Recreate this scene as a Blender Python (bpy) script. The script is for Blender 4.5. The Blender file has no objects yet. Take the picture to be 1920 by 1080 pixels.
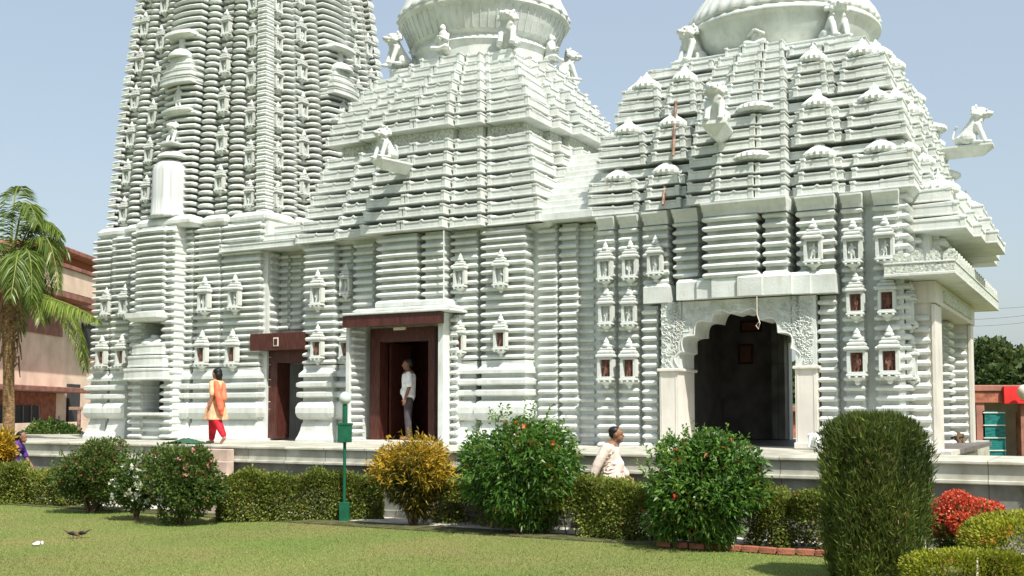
import bpy, math, random
import numpy as np
from mathutils import Vector, Matrix
random.seed(7)
rng = np.random.default_rng(7)
C = bpy.context.scene.collection
SC = bpy.context.scene
PI = math.pi
# ------------------------------------------------------------------ camera, sky, sun, exposure
F = 2045.0; PITCH = math.radians(3.4); HY = 772.0; EYE = 1.9
SHIFT = (HY - 540.0) - F * math.tan(PITCH)
cam_d = bpy.data.cameras.new('camera'); cam = bpy.data.objects.new('camera', cam_d); C.objects.link(cam)
cam_d.sensor_width = 36.0; cam_d.lens = F / 1920.0 * 36.0
cam_d.shift_y = SHIFT / 1920.0
cam_d.clip_start = 0.1; cam_d.clip_end = 3000
cam.location = (0, 0, EYE); cam.rotation_euler = (PI / 2 + PITCH, 0, 0)
SC.camera = cam
# building frame: U runs along the facade to the right, V into the building; facade plane v = 0
UX, UY = 0.875, -0.484
_n = math.hypot(UX, UY); UX /= _n; UY /= _n
VX, VY = -UY, UX
V0 = 19.03
BROT = math.atan2(UY, UX)
SUN_EL = math.radians(54)
_sx, _sy = 0.53 * -VX + 0.848 * UX, 0.53 * -VY + 0.848 * UY
SUN_AZ = math.atan2(_sy, _sx)
world = bpy.data.worlds.new('World'); SC.world = world; world.use_nodes = True
wn = world.node_tree.nodes; wl = world.node_tree.links
sky = wn.new('ShaderNodeTexSky'); sky.sky_type = 'NISHITA'; sky.sun_disc = False
sky.sun_elevation = SUN_EL; sky.sun_rotation = PI / 2 - SUN_AZ
sky.air_density = 1.2; sky.dust_density = 3.0; sky.ozone_density = 1.2
bg = wn['Background']; bg.inputs['Strength'].default_value = 0.138
hz_mix = wn.new('ShaderNodeMix'); hz_mix.data_type = 'RGBA'; hz_mix.inputs['Factor'].default_value = .58
hz_mix.inputs['B'].default_value = (2.6, 2.95, 3.2, 1)      # pale humid haze over the whole sky
wl.new(sky.outputs[0], hz_mix.inputs['A']); wl.new(hz_mix.outputs['Result'], bg.inputs[0])
sun_d = bpy.data.lights.new('sun', 'SUN'); sun_d.energy = 4.6; sun_d.angle = math.radians(0.6)
sun_d.color = (1.0, 0.955, 0.87)
sun = bpy.data.objects.new('sun', sun_d); C.objects.link(sun)
sd = Vector((math.cos(SUN_EL) * math.cos(SUN_AZ), math.cos(SUN_EL) * math.sin(SUN_AZ), math.sin(SUN_EL)))
sun.rotation_euler = sd.to_track_quat('Z', 'Y').to_euler()
SC.view_settings.view_transform = 'Standard'; SC.view_settings.look = 'None'
SC.view_settings.gamma = 1.0; SC.view_settings.exposure = 0.60
SC.render.engine = 'CYCLES'

# ------------------------------------------------------------------ picture -> place helpers
def ray(x, y):
    cx = (x - 960.0) / F; cy = (540.0 - y + SHIFT) / F
    c, s = math.cos(PITCH), math.sin(PITCH)
    return Vector((cx, c - cy * s, s + cy * c))
def w2b(p): return (p[0] * UX + p[1] * UY, p[0] * VX + p[1] * VY - V0, p[2])
def b2w(u, v, z=0.0):
    v += V0
    return Vector((u * UX + v * VX, u * UY + v * VY, z))
def at_v(x, y, v):
    r = ray(x, y); t = (v + V0) / (r[0] * VX + r[1] * VY)
    return w2b((r[0] * t, r[1] * t, EYE + r[2] * t))
def at_z(x, y, z):
    r = ray(x, y); t = (z - EYE) / r[2]
    return Vector((r[0] * t, r[1] * t, z))
def at_Y(x, y, Y):
    r = ray(x, y); t = Y / r[1]
    return Vector((r[0] * t, Y, EYE + r[2] * t))
def Uv(x, v, y=700): return at_v(x, y, v)[0]
def Zv(x, y, v): return at_v(x, y, v)[2]

# ------------------------------------------------------------------ materials
def lin(c): return tuple((x / 12.92 if x <= .04045 else ((x + .055) / 1.055) ** 2.4) for x in c)
def mat(name, col, rough=.6, var=.12, scale=6.0, col2=None, bump=0.0, bscale=40.0, stretch=None, spec=.3, extra=None, metallic=0.0):
    m = bpy.data.materials.new(name); m.use_nodes = True
    nt = m.node_tree; N = nt.nodes; L = nt.links
    b = N['Principled BSDF']; b.inputs['Roughness'].default_value = rough
    b.inputs['Specular IOR Level'].default_value = spec; b.inputs['Metallic'].default_value = metallic
    tc = N.new('ShaderNodeTexCoord'); mp = N.new('ShaderNodeMapping')
    L.new(tc.outputs['Object'], mp.inputs[0])
    if stretch: mp.inputs['Scale'].default_value = stretch
    nz = N.new('ShaderNodeTexNoise'); nz.inputs['Scale'].default_value = scale; nz.inputs['Detail'].default_value = 6
    L.new(mp.outputs[0], nz.inputs['Vector'])
    rp = N.new('ShaderNodeValToRGB'); e = rp.color_ramp.elements
    c2 = col2 if col2 else tuple(x * (1 - var * 1.6) for x in col)
    c1 = tuple(min(1, x * (1 + var * .5)) for x in col)
    e[0].position = .32; e[0].color = (*c2, 1); e[1].position = .62; e[1].color = (*c1, 1)
    L.new(nz.outputs[0], rp.inputs[0]); L.new(rp.outputs[0], b.inputs['Base Color'])
    if bump > 0:
        n2 = N.new('ShaderNodeTexNoise'); n2.inputs['Scale'].default_value = bscale; n2.inputs['Detail'].default_value = 4
        L.new(mp.outputs[0], n2.inputs['Vector'])
        bp = N.new('ShaderNodeBump'); bp.inputs['Strength'].default_value = bump; bp.inputs['Distance'].default_value = .02
        L.new(n2.outputs[0], bp.inputs['Height']); L.new(bp.outputs[0], b.inputs['Normal'])
    if extra: extra(m, nt, b, rp, mp)
    return m
def marble_extra(m, nt, b, rp, mp):
    # rain streaks: dirt that runs down the stone
    N, L = nt.nodes, nt.links
    tc = N.new('ShaderNodeTexCoord'); ma = N.new('ShaderNodeMapping'); ma.inputs['Scale'].default_value = (5, 5, .55)
    L.new(tc.outputs['Object'], ma.inputs[0])
    nz = N.new('ShaderNodeTexNoise'); nz.inputs['Scale'].default_value = 1.6; nz.inputs['Detail'].default_value = 8; nz.inputs['Roughness'].default_value = .65
    L.new(ma.outputs[0], nz.inputs['Vector'])
    r2 = N.new('ShaderNodeValToRGB'); r2.color_ramp.elements[0].position = .50; r2.color_ramp.elements[0].color = (0, 0, 0, 1)
    r2.color_ramp.elements[1].position = .74; r2.color_ramp.elements[1].color = (1, 1, 1, 1)
    L.new(nz.outputs[0], r2.inputs[0])
    mx = N.new('ShaderNodeMix'); mx.data_type = 'RGBA'
    mf = N.new('ShaderNodeMath'); mf.operation = 'MULTIPLY'; mf.inputs[1].default_value = .55
    L.new(r2.outputs[0], mf.inputs[0]); L.new(mf.outputs[0], mx.inputs['Factor'])
    L.new(rp.outputs[0], mx.inputs['A']); mx.inputs['B'].default_value = (.40, .375, .29, 1)
    L.new(mx.outputs['Result'], b.inputs['Base Color'])
M = {}
M['marble'] = mat('marble', (.60, .635, .605), .5, .10, 2.2, bump=.25, bscale=30, spec=.3, extra=marble_extra)
M['marble_warm'] = mat('marble_warm', (.64, .61, .55), .45, .08, 1.5, bump=.1, bscale=14, extra=marble_extra)
M['marble_smooth'] = mat('marble_smooth', (.66, .69, .67), .3, .06, 1.2, stretch=(4, 4, .6))
M['marble_panel'] = mat('marble_panel', (.54, .565, .55), .35, .25, 1.0, stretch=(9, 9, .25), spec=.4)
def joint_extra(m, nt, b, rp, mp):
    N, L = nt.nodes, nt.links
    tc = N.new('ShaderNodeTexCoord'); ma = N.new('ShaderNodeMapping'); ma.inputs['Rotation'].default_value = (PI / 2, 0, 0); L.new(tc.outputs['Object'], ma.inputs[0])
    br = N.new('ShaderNodeTexBrick'); br.inputs['Scale'].default_value = 1.0; br.inputs['Brick Width'].default_value = .95; br.inputs['Row Height'].default_value = 3.0; br.inputs['Mortar Size'].default_value = .008; br.offset = 0
    br.inputs['Color1'].default_value = (1, 1, 1, 1); br.inputs['Color2'].default_value = (.86, .86, .84, 1); br.inputs['Mortar'].default_value = (.45, .43, .38, 1)
    L.new(ma.outputs[0], br.inputs['Vector'])
    n2 = N.new('ShaderNodeTexNoise'); n2.inputs['Scale'].default_value = 3.0; n2.inputs['Detail'].default_value = 7; L.new(ma.outputs[0], n2.inputs['Vector'])
    r2 = N.new('ShaderNodeValToRGB'); r2.color_ramp.elements[0].position = .35; r2.color_ramp.elements[0].color = (.72, .70, .64, 1); r2.color_ramp.elements[1].position = .6; r2.color_ramp.elements[1].color = (1, 1, 1, 1); L.new(n2.outputs[0], r2.inputs[0])
    m1 = N.new('ShaderNodeMix'); m1.data_type = 'RGBA'; m1.blend_type = 'MULTIPLY'; m1.inputs['Factor'].default_value = 1; L.new(rp.outputs[0], m1.inputs['A']); L.new(br.outputs[0], m1.inputs['B'])
    m2 = N.new('ShaderNodeMix'); m2.data_type = 'RGBA'; m2.blend_type = 'MULTIPLY'; m2.inputs['Factor'].default_value = 1; L.new(m1.outputs['Result'], m2.inputs['A']); L.new(r2.outputs[0], m2.inputs['B'])
    L.new(m2.outputs['Result'], b.inputs['Base Color'])
M['plinth'] = mat('plinth', (.55, .55, .48), .5, .12, 2.0, extra=joint_extra)
M['plinth_grey'] = mat('plinth_grey', (.23, .235, .21), .6, .2, 2.5, bump=.2, extra=joint_extra)
M['step_stone'] = mat('step_stone', (.50, .39, .32), .6, .15, 4, bump=.2)
M['gap_shade'] = mat('gap_shade', (.30, .30, .26), .8, .25, 3, bump=.4)  # shade of the gaps put into the colour: cores darker than the marble
M['carved'] = mat('carved', (.56, .59, .52), .6, .3, 26, bump=1.0, bscale=34)
M['redpanel'] = mat('redpanel', (.22, .10, .07), .6, .3, 30, bump=.9, bscale=40)
M['wood'] = mat('wood', (.080, .026, .019), .35, .3, 5, stretch=(6, 6, .8), bump=.15, bscale=10)
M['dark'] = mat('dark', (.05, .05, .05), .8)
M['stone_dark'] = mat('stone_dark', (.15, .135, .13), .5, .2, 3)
M['rust'] = mat('rust', (.30, .19, .14), .7, .4, 9, bump=.5)
M['salmon'] = mat('salmon', (.80, .60, .47), .8, .12, 1.4, bump=.3, bscale=60)
M['maroon'] = mat('maroon', (.31, .14, .105), .7, .25, 3)
M['green_paint'] = mat('green_paint', (.010, .095, .050), .35, .15, 8)
M['glass_white'] = mat('glass_white', (.50, .58, .54), .15, .02, 3)
M['concrete'] = mat('concrete', (.52, .50, .45), .8, .2, 3, bump=.3)
M['soil'] = mat('soil', (.085, .09, .035), .95, .4, 5, bump=.8)
M['terracotta'] = mat('terracotta', (.36, .13, .08), .8, .3, 6, bump=.5)
M['bark'] = mat('bark', (.13, .085, .05), .9, .4, 14, bump=1, bscale=25)
M['palmbark'] = mat('palmbark', (.24, .15, .07), .9, .45, 12, bump=1, bscale=18, stretch=(1, 1, 3))
M['skin'] = mat('skin', (.22, .11, .065), .5, .1, 8)
M['skin_light'] = mat('skin_light', (.33, .17, .11), .5, .1, 8)
M['hair'] = mat('hair', (.012, .010, .009), .45, .3, 30)
M['peach'] = mat('peach', (.80, .42, .24), .8, .18, 9, bump=.4, bscale=16)
M['orange_cloth'] = mat('orange_cloth', (.80, .16, .08), .7, .25, 9, bump=.4, bscale=16)
M['red_cloth'] = mat('red_cloth', (.62, .015, .035), .75, .3, 9, bump=.4, bscale=16)
M['white_cloth'] = mat('white_cloth', (.80, .80, .80), .8, .12, 9, bump=.5, bscale=14)
M['cream_cloth'] = mat('cream_cloth', (.66, .55, .48), .8, .10, 9, bump=.6, bscale=12)
M['grey_cloth'] = mat('grey_cloth', (.07, .06, .07), .85, .2, 9, bump=.5, bscale=14)
M['purple_cloth'] = mat('purple_cloth', (.085, .03, .24), .7, .3, 9, bump=.4)
M['teal'] = mat('teal', (.01, .16, .15), .5, .4, 5, stretch=(1, 1, 6))
M['red_sign'] = mat('red_sign', (.62, .03, .03), .5, .12, 3)
M['cream'] = mat('cream', (.70, .62, .52), .7, .1, 3)
M['green_cloth'] = mat('green_cloth', (.03, .09, .05), .8, .3, 9)
M['black'] = mat('black', (.02, .02, .02), .5, .2, 9)
M['wire'] = mat('wire', (.22, .22, .24), .6, .05)
def brick_mat():
    m = bpy.data.materials.new('brick'); m.use_nodes = True; N = m.node_tree.nodes; L = m.node_tree.links
    b = N['Principled BSDF']; b.inputs['Roughness'].default_value = .9
    tc = N.new('ShaderNodeTexCoord'); mp = N.new('ShaderNodeMapping'); mp.inputs['Rotation'].default_value = (PI / 2, 0, PI / 2)
    br = N.new('ShaderNodeTexBrick'); br.inputs['Scale'].default_value = 4.0
    br.inputs['Color1'].default_value = (.34, .10, .05, 1); br.inputs['Color2'].default_value = (.24, .06, .035, 1); br.inputs['Mortar'].default_value = (.30, .22, .16, 1)
    L.new(tc.outputs['Object'], mp.inputs[0]); L.new(mp.outputs[0], br.inputs['Vector']); L.new(br.outputs[0], b.inputs['Base Color'])
    return m
M['brick'] = brick_mat()
def leaf_mat(name, stops, rough=.55, trans=.35):
    m = bpy.data.materials.new(name); m.use_nodes = True; N = m.node_tree.nodes; L = m.node_tree.links
    b = N['Principled BSDF']; b.inputs['Roughness'].default_value = rough; b.inputs['Specular IOR Level'].default_value = .35
    at = N.new('ShaderNodeAttribute'); at.attribute_name = 'tone'
    rp = N.new('ShaderNodeValToRGB')
    els = rp.color_ramp.elements
    els[0].position = stops[0][0]; els[0].color = (*stops[0][1], 1); els[1].position = stops[-1][0]; els[1].color = (*stops[-1][1], 1)
    for p, c in stops[1:-1]:
        e = els.new(p); e.color = (*c, 1)
    L.new(at.outputs['Fac'], rp.inputs[0]); L.new(rp.outputs[0], b.inputs['Base Color'])
    tr = N.new('ShaderNodeBsdfTranslucent'); mx = N.new('ShaderNodeMixShader'); mx.inputs[0].default_value = trans
    L.new(rp.outputs[0], tr.inputs[0]); L.new(b.outputs[0], mx.inputs[1]); L.new(tr.outputs[0], mx.inputs[2])
    L.new(mx.outputs[0], N['Material Output'].inputs[0])
    return m
M['leaf_mid'] = leaf_mat('leaf_mid', [(0, (.025, .055, .012)), (.5, (.065, .13, .02)), (.85, (.14, .22, .035)), (1, (.20, .07, .03))])
M['leaf_dark'] = leaf_mat('leaf_dark', [(0, (.025, .052, .012)), (.5, (.072, .125, .024)), (.85, (.16, .22, .04)), (1, (.24, .10, .04))])
M['leaf_big'] = leaf_mat('leaf_big', [(0, (.025, .065, .015)), (.5, (.075, .17, .025)), (.9, (.19, .32, .05)), (1, (.40, .13, .03))], .35)
M['leaf_croton'] = leaf_mat('leaf_croton', [(0, (.06, .065, .015)), (.28, (.12, .115, .02)), (.5, (.34, .23, .02)), (.8, (.60, .40, .03)), (1, (.62, .24, .03))])
M['leaf_hedge'] = leaf_mat('leaf_hedge', [(0, (.075, .105, .022)), (.5, (.20, .25, .042)), (.88, (.35, .40, .07)), (1, (.30, .18, .07))])
M['leaf_lime'] = leaf_mat('leaf_lime', [(0, (.08, .11, .01)), (.5, (.24, .27, .02)), (1, (.46, .46, .04))])
M['leaf_thuja'] = leaf_mat('leaf_thuja', [(0, (.034, .060, .012)), (.5, (.12, .165, .027)), (.9, (.25, .30, .05)), (1, (.24, .17, .07))])
M['leaf_palm'] = leaf_mat('leaf_palm', [(0, (.05, .09, .02)), (.5, (.14, .21, .04)), (1, (.32, .37, .08))], .35)
M['leaf_far'] = leaf_mat('leaf_far', [(0, (.022, .045, .012)), (.6, (.075, .12, .03)), (1, (.17, .18, .05))])
M['flower_red'] = leaf_mat('flower_red', [(0, (.36, .035, .015)), (.5, (.68, .10, .045)), (1, (.85, .26, .15))])
M['flower_white'] = leaf_mat('flower_white', [(0, (.6, .6, .45)), (1, (.85, .85, .75))])
M['flower_pink'] = leaf_mat('flower_pink', [(0, (.6, .2, .2)), (1, (.8, .45, .4))])
M['flower_orange'] = leaf_mat('flower_orange', [(0, (.45, .10, .02)), (1, (.65, .20, .04))])
M['blade'] = leaf_mat('blade', [(0, (.13, .175, .040)), (.5, (.225, .272, .068)), (.85, (.31, .33, .10)), (1, (.36, .30, .12))], .6, .3)

# ------------------------------------------------------------------ mesh helpers
class MB:
    def __init__(s): s.v = []; s.f = []; s.mi = []; s.cur = 0
    def add(s, vs, fs):
        o = len(s.v); s.v.extend(vs); s.f.extend([tuple(i + o for i in f) for f in fs]); s.mi.extend([s.cur] * len(fs))
    def box(s, x0, x1, y0, y1, z0, z1, bev=0):
        if bev <= 0:
            s.add([(x0, y0, z0), (x1, y0, z0), (x1, y1, z0), (x0, y1, z0), (x0, y0, z1), (x1, y0, z1), (x1, y1, z1), (x0, y1, z1)],
                  [(0, 3, 2, 1), (4, 5, 6, 7), (0, 1, 5, 4), (1, 2, 6, 5), (2, 3, 7, 6), (3, 0, 4, 7)])
        else:
            b = bev
            rings = []
            for z, i in ((z0, b), (z0 + b, 0), (z1 - b, 0), (z1, b)):
                X0, X1, Y0, Y1 = x0 + i, x1 - i, y0 + i, y1 - i
                rings.append([(X0, Y0, z), (X1, Y0, z), (X1, Y1, z), (X0, Y1, z)])
            s.loft(rings)
    def loft(s, rings, cap=True, closed=True):
        n = len(rings[0]); o = len(s.v)
        vs = [p for r in rings for p in r]; fs = []
        for k in range(len(rings) - 1):
            for i in range(n if closed else n - 1):
                j = (i + 1) % n
                fs.append((k * n + i, k * n + j, (k + 1) * n + j, (k + 1) * n + i))
        if cap:
            fs.append(tuple(reversed(range(n)))); fs.append(tuple((len(rings) - 1) * n + i for i in range(n)))
        s.add(vs, fs)
    def lathe(s, prof, cx=0, cy=0, n=24, ribs=0, ribd=0.0, cap=True, ex=1.0, ey=1.0):
        rings = []
        for r, z in prof:
            ring = []
            for i in range(n):
                a = 2 * PI * i / n
                rr = r * (1 + (ribd * math.cos(ribs * a) if ribs else 0))
                ring.append((cx + ex * rr * math.cos(a), cy + ey * rr * math.sin(a), z))
            rings.append(ring)
        s.loft(rings, cap)
    def tube(s, pts, rad, n=8):
        rings = []; pts = [Vector(p) for p in pts]
        for i, p in enumerate(pts):
            d = (pts[min(i + 1, len(pts) - 1)] - pts[max(i - 1, 0)]).normalized()
            a = d.cross(Vector((0, 0, 1)) if abs(d.z) < .9 else Vector((1, 0, 0))).normalized(); b = d.cross(a)
            r = rad[i] if isinstance(rad, (list, tuple)) else rad
            rings.append([tuple(p + (a * math.cos(2 * PI * k / n) + b * math.sin(2 * PI * k / n)) * r) for k in range(n)])
        s.loft(rings)
    def capsule(s, p0, p1, r0, r1, n=10):
        p0 = Vector(p0); p1 = Vector(p1); d = (p1 - p0)
        if d.length < 1e-6: d = Vector((0, 0, 1e-4))
        d.normalize()
        pts = []; rad = []
        for k in range(4):
            t = k / 4 * PI / 2; pts.append(p0 - d * r0 * math.cos(t)); rad.append(max(r0 * math.sin(t), 1e-4))
        pts.append(p0); rad.append(r0); pts.append(p1); rad.append(r1)
        for k in range(1, 5):
            t = k / 4 * PI / 2; pts.append(p1 + d * r1 * math.sin(t)); rad.append(max(r1 * math.cos(t), 1e-4))
        a = d.cross(Vector((0, 0, 1)) if abs(d.z) < .9 else Vector((1, 0, 0))).normalized(); b = d.cross(a)
        s.loft([[tuple(p + (a * math.cos(2 * PI * k / n) + b * math.sin(2 * PI * k / n)) * r) for k in range(n)] for p, r in zip(pts, rad)])
    def ball(s, c, r, n=10):
        rx, ry, rz = (r, r, r) if not isinstance(r, (tuple, list)) else r
        rings = []
        for k in range(n // 2 + 1):
            t = PI * k / (n // 2); q = max(math.sin(t), 1e-3)
            rings.append([(c[0] + rx * q * math.cos(2 * PI * i / n), c[1] + ry * q * math.sin(2 * PI * i / n), c[2] - rz * math.cos(t)) for i in range(n)])
        s.loft(rings)
    def build(s, name, mats, parent=None, smooth=False):
        me = bpy.data.meshes.new(name); me.from_pydata(s.v, [], s.f)
        if not isinstance(mats, (list, tuple)): mats = [mats]
        for m in mats: me.materials.append(m)
        if len(mats) > 1: me.polygons.foreach_set('material_index', s.mi)
        if smooth: me.polygons.foreach_set('use_smooth', [True] * len(me.polygons))
        me.update()
        o = bpy.data.objects.new(name, me); C.objects.link(o)
        if parent: o.parent = parent
        return o
def tag(o, label=None, cat=None, group=None, kind=None):
    if label: o['label'] = label
    if cat: o['category'] = cat
    if group: o['group'] = group
    if kind: o['kind'] = kind
    return o
def thing(name, label, cat, p, rz=0.0, group=None, kind=None):
    o = bpy.data.objects.new(name, None); C.objects.link(o); o.empty_display_size = .2
    o.location = p; o.rotation_euler = (0, 0, rz)
    return tag(o, label, cat, group, kind)
def copy_tree(o, parent=None):
    c = o.copy(); C.objects.link(c); c.parent = parent
    for ch in list(o.children): copy_tree(ch, c)
    return c
def bake(o, voxel, smooth=4):
    # fuse overlapping solids into one continuous surface
    r = o.modifiers.new('r', 'REMESH'); r.mode = 'VOXEL'; r.voxel_size = voxel; r.use_smooth_shade = True
    s = o.modifiers.new('s', 'SMOOTH'); s.iterations = smooth; s.factor = .5
    dg = bpy.context.evaluated_depsgraph_get()
    me = bpy.data.meshes.new_from_object(o.evaluated_get(dg)); me.name = o.name
    o.modifiers.clear(); old = o.data; ms = list(old.materials); o.data = me
    if not me.materials:
        for m in ms: me.materials.append(m)
    me.polygons.foreach_set('use_smooth', [True] * len(me.polygons))
    return o

# side maps: (along a, outward d, z) -> local xyz.  0 front, 1 right, 2 back, 3 left
def smap(k):
    return [lambda a, d, z: (a, -d, z), lambda a, d, z: (d, a, z), lambda a, d, z: (-a, d, z), lambda a, d, z: (-d, -a, z)][k]
CUSH = [(0, .05), (.12, .012), (.42, 0), (.68, .022), (.87, .06), (1.0, .115)]
TIER = [(0, .01), (.03, .0), (.13, 0), (.17, .014), (.76, .016), (.81, 0.0), (.95, .0), (1.0, .03)]
def cushion(mb, fn, a0, a1, back, front, z0, z1, prof=CUSH, arc=0.0, nseg=1, ks=.8, lift=0.0, mid=False):
    rings = []; h = z1 - z0
    w = a1 - a0
    sc = min(1.0, w / .28)
    if lift:
        e = min(.075, w * .13)
        ss = [0, e, e * 1.25, e * 2.2] + ([w / 2 - .05, w / 2, w / 2 + .05] if mid and w > .7 else []) + [w - e * 2.2, w - e * 1.25, w - e, w]
    else:
        ss = [w * i / nseg for i in range(nseg + 1)]
    for fz, ins in prof:
        i_s = ins * ks * sc
        z = z0 + fz * h
        ring = [fn(a0 + i_s, back, z)]
        for q in ss:
            a = a0 + i_s + (w - 2 * i_s) * q / w
            t = 2 * q / w - 1
            dz = 0; df = 0
            if lift and fz >= .65:
                if q <= e * 1.05 or q >= w - e * 1.05: dz = lift * (.6 + .4 * fz); df = .014 if fz > .7 else .006
                elif mid and abs(q - w / 2) < .01: dz = lift * .8
            d = front - ins + arc * (1 - t * t) + df
            if lift and fz < .65 and (q <= e * 1.05 or q >= w - e * 1.05): d += .005
            ring.append(fn(a, d, z + dz))
        ring.append(fn(a1 - i_s, back, z))
        rings.append(ring)
    n = len(rings[0]); vs = [p for r in rings for p in r]; fs = []
    for k in range(len(rings) - 1):
        for i in range(n - 1): fs.append((k * n + i, k * n + i + 1, (k + 1) * n + i + 1, (k + 1) * n + i))
    fs.append(tuple(reversed(range(n)))); fs.append(tuple((len(rings) - 1) * n + i for i in range(n)))
    mb.add(vs, fs)
PITCHZ = .168
def strip(mb, fn, a0, a1, back, front, z0, z1, pitch=PITCHZ, frac=.67, arc=0.0, nseg=1, prof=CUSH):
    n = max(1, int(round((z1 - z0) / pitch))); p = (z1 - z0) / n
    for i in range(n):
        z = z0 + i * p
        cushion(mb, fn, a0 + random.uniform(-.004, .004), a1 + random.uniform(-.004, .004), back, front + random.uniform(-.006, .006), z, z + p * frac, prof, arc, nseg)
    # fillet band between cushions
    m = fn((a0 + a1) / 2 - (a1 - a0) * .42, back, z0); 
    w = (a1 - a0) * .43; c = (a0 + a1) / 2
    ring = lambda z: [fn(c - w, back, z), fn(c - w, front - .12, z), fn(c + w, front - .12, z), fn(c + w, back, z)]
    r0, r1 = ring(z0), ring(z1)
    mb.add(r0 + r1, [(0, 1, 5, 4), (1, 2, 6, 5), (2, 3, 7, 6), (4, 5, 6, 7)])
BASE = [  # (z from, z to, protrusion, profile): the heavy mouldings at the foot of tower and hall
    (0.0, .46, .10, [(0, -.02), (.12, -.02), (.3, .02), (.55, .06), (.85, .085), (1, .12)]),
    (.50, .90, .13, [(0, .09), (.12, .03), (.35, 0), (.65, .0), (.88, .04), (1, .10)]),
    (.98, 1.12, .11, [(0, .05), (.2, 0), (.8, .0), (1, .06)]),
    (1.20, 1.34, .12, [(0, .05), (.2, 0), (.75, .0), (1, .08)]),
    (1.44, 1.64, .07, [(0, .0), (.35, .0), (1, .12)]),
]
def bada(mb, fn, a0, a1, back, front, zb, z1):
    for (q0, q1, pr, pf) in BASE:
        cushion(mb, fn, a0 - pr * .5, a1 + pr * .5, back, front + pr, zb + q0, zb + q1, pf, .012, 2)
    cushion(mb, fn, a0 + .02, a1 - .02, back, front - .03, zb, zb + 1.7, [(0, 0), (1, 0)])
    strip(mb, fn, a0, a1, back, front, zb + 1.72, z1 - .45, arc=.012, nseg=3)
    strip(mb, fn, a0, a1, back, front, z1 - .45, z1, pitch=.15, arc=.01, nseg=2)

P = 1.23       # platform top
EAVE = 5.66
RW = BROT

# ------------------------------------------------------------------ statues and niches
def lion_mesh():
    mb = MB()   # a seated lion facing -y, 1 unit tall, feet at z=0
    mb.capsule((0, .16, .22), (0, -.02, .52), .19, .17); mb.ball((0, .20, .16), (.22, .22, .17))
    mb.capsule((0, -.02, .52), (0, -.10, .74), .17, .14)
    mb.ball((0, -.14, .82), (.175, .17, .17)); mb.ball((0, -.32, .79), (.095, .10, .075)); mb.ball((0, -.28, .715), (.075, .08, .035)); mb.ball((0, -.405, .82), (.035, .025, .025))
    for s in (-1, 1):
        mb.capsule((s * .135, -.10, .50), (s * .135, -.24, .06), .075, .055); mb.ball((s * .135, -.30, .045), (.07, .10, .05))
        mb.ball((s * .19, .10, .17), (.09, .18, .16)); mb.ball((s * .19, -.08, .05), (.06, .12, .05))
        mb.ball((s * .14, -.08, .97), (.05, .03, .06)); mb.ball((s * .075, -.29, .875), (.035, .03, .03)); mb.ball((s * .15, -.14, .74), (.06, .07, .08))
    for k in range(9):
        a = PI * (k / 8.0); mb.ball((.20 * math.cos(a), -.02, .78 + .19 * math.sin(a)), .06)
    for k in range(5): mb.ball((-.10 + .05 * k, -.14, .60 - .03 * (2 - abs(k - 2))), .055)
    mb.tube([(0, .36, .10), (0, .44, .25), (.02, .40, .45), (0, .34, .55)], [.035, .03, .03, .045])
    o = mb.build('body', M['marble']); bake(o, .017, 1)
    return o
def seated_mesh():
    mb = MB()   # a seated attendant with joined hands, 1 unit tall
    mb.capsule((0, .02, .30), (0, 0, .66), .17, .15); mb.capsule((0, 0, .66), (0, -.02, .78), .10, .07)
    mb.ball((0, -.03, .87), (.105, .115, .13)); mb.ball((0, .0, .98), (.07, .07, .07)); mb.ball((0, -.14, .86), (.03, .03, .04))
    for s in (-1, 1):
        mb.capsule((s * .17, 0, .64), (s * .21, -.10, .42), .055, .05); mb.capsule((s * .21, -.10, .42), (s * .03, -.24, .52), .05, .04)
        mb.capsule((s * .10, 0, .18), (s * .24, -.24, .14), .11, .09); mb.capsule((s * .24, -.24, .14), (s * .02, -.30, .08), .08, .06)
    mb.ball((0, .05, .14), (.25, .20, .15))
    o = mb.build('body', M['marble']); bake(o, .022, 2)
    return o
def standing_mesh():
    mb = MB()   # a small standing relief figure, 1 unit tall
    mb.capsule((0, 0, .48), (.03, 0, .72), .11, .12); mb.ball((.02, -.02, .90), (.075, .08, .09)); mb.ball((.02, 0, .98), .05)
    mb.capsule((.02, 0, .74), (.02, 0, .84), .05, .05)
    for s in (-1, 1):
        mb.capsule((s * .07, 0, .46), (s * .10 + .02, -.03, .08), .085, .05); mb.ball((s * .10 + .02, -.06, .04), (.05, .08, .04))
    mb.capsule((.13, 0, .74), (.24, -.04, .58), .045, .04); mb.capsule((.24, -.04, .58), (.16, -.10, .70), .04, .035)
    mb.capsule((-.11, 0, .74), (-.2, -.02, .55), .045, .04); mb.capsule((-.2, -.02, .55), (-.20, -.06, .38), .04, .035)
    mb.ball((0, .0, .46), (.13, .1, .1))
    o = mb.build('figure', M['marble']); bake(o, .03, 1)
    return o
LION = lion_mesh(); SEAT = seated_mesh(); FIG = standing_mesh()
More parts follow.
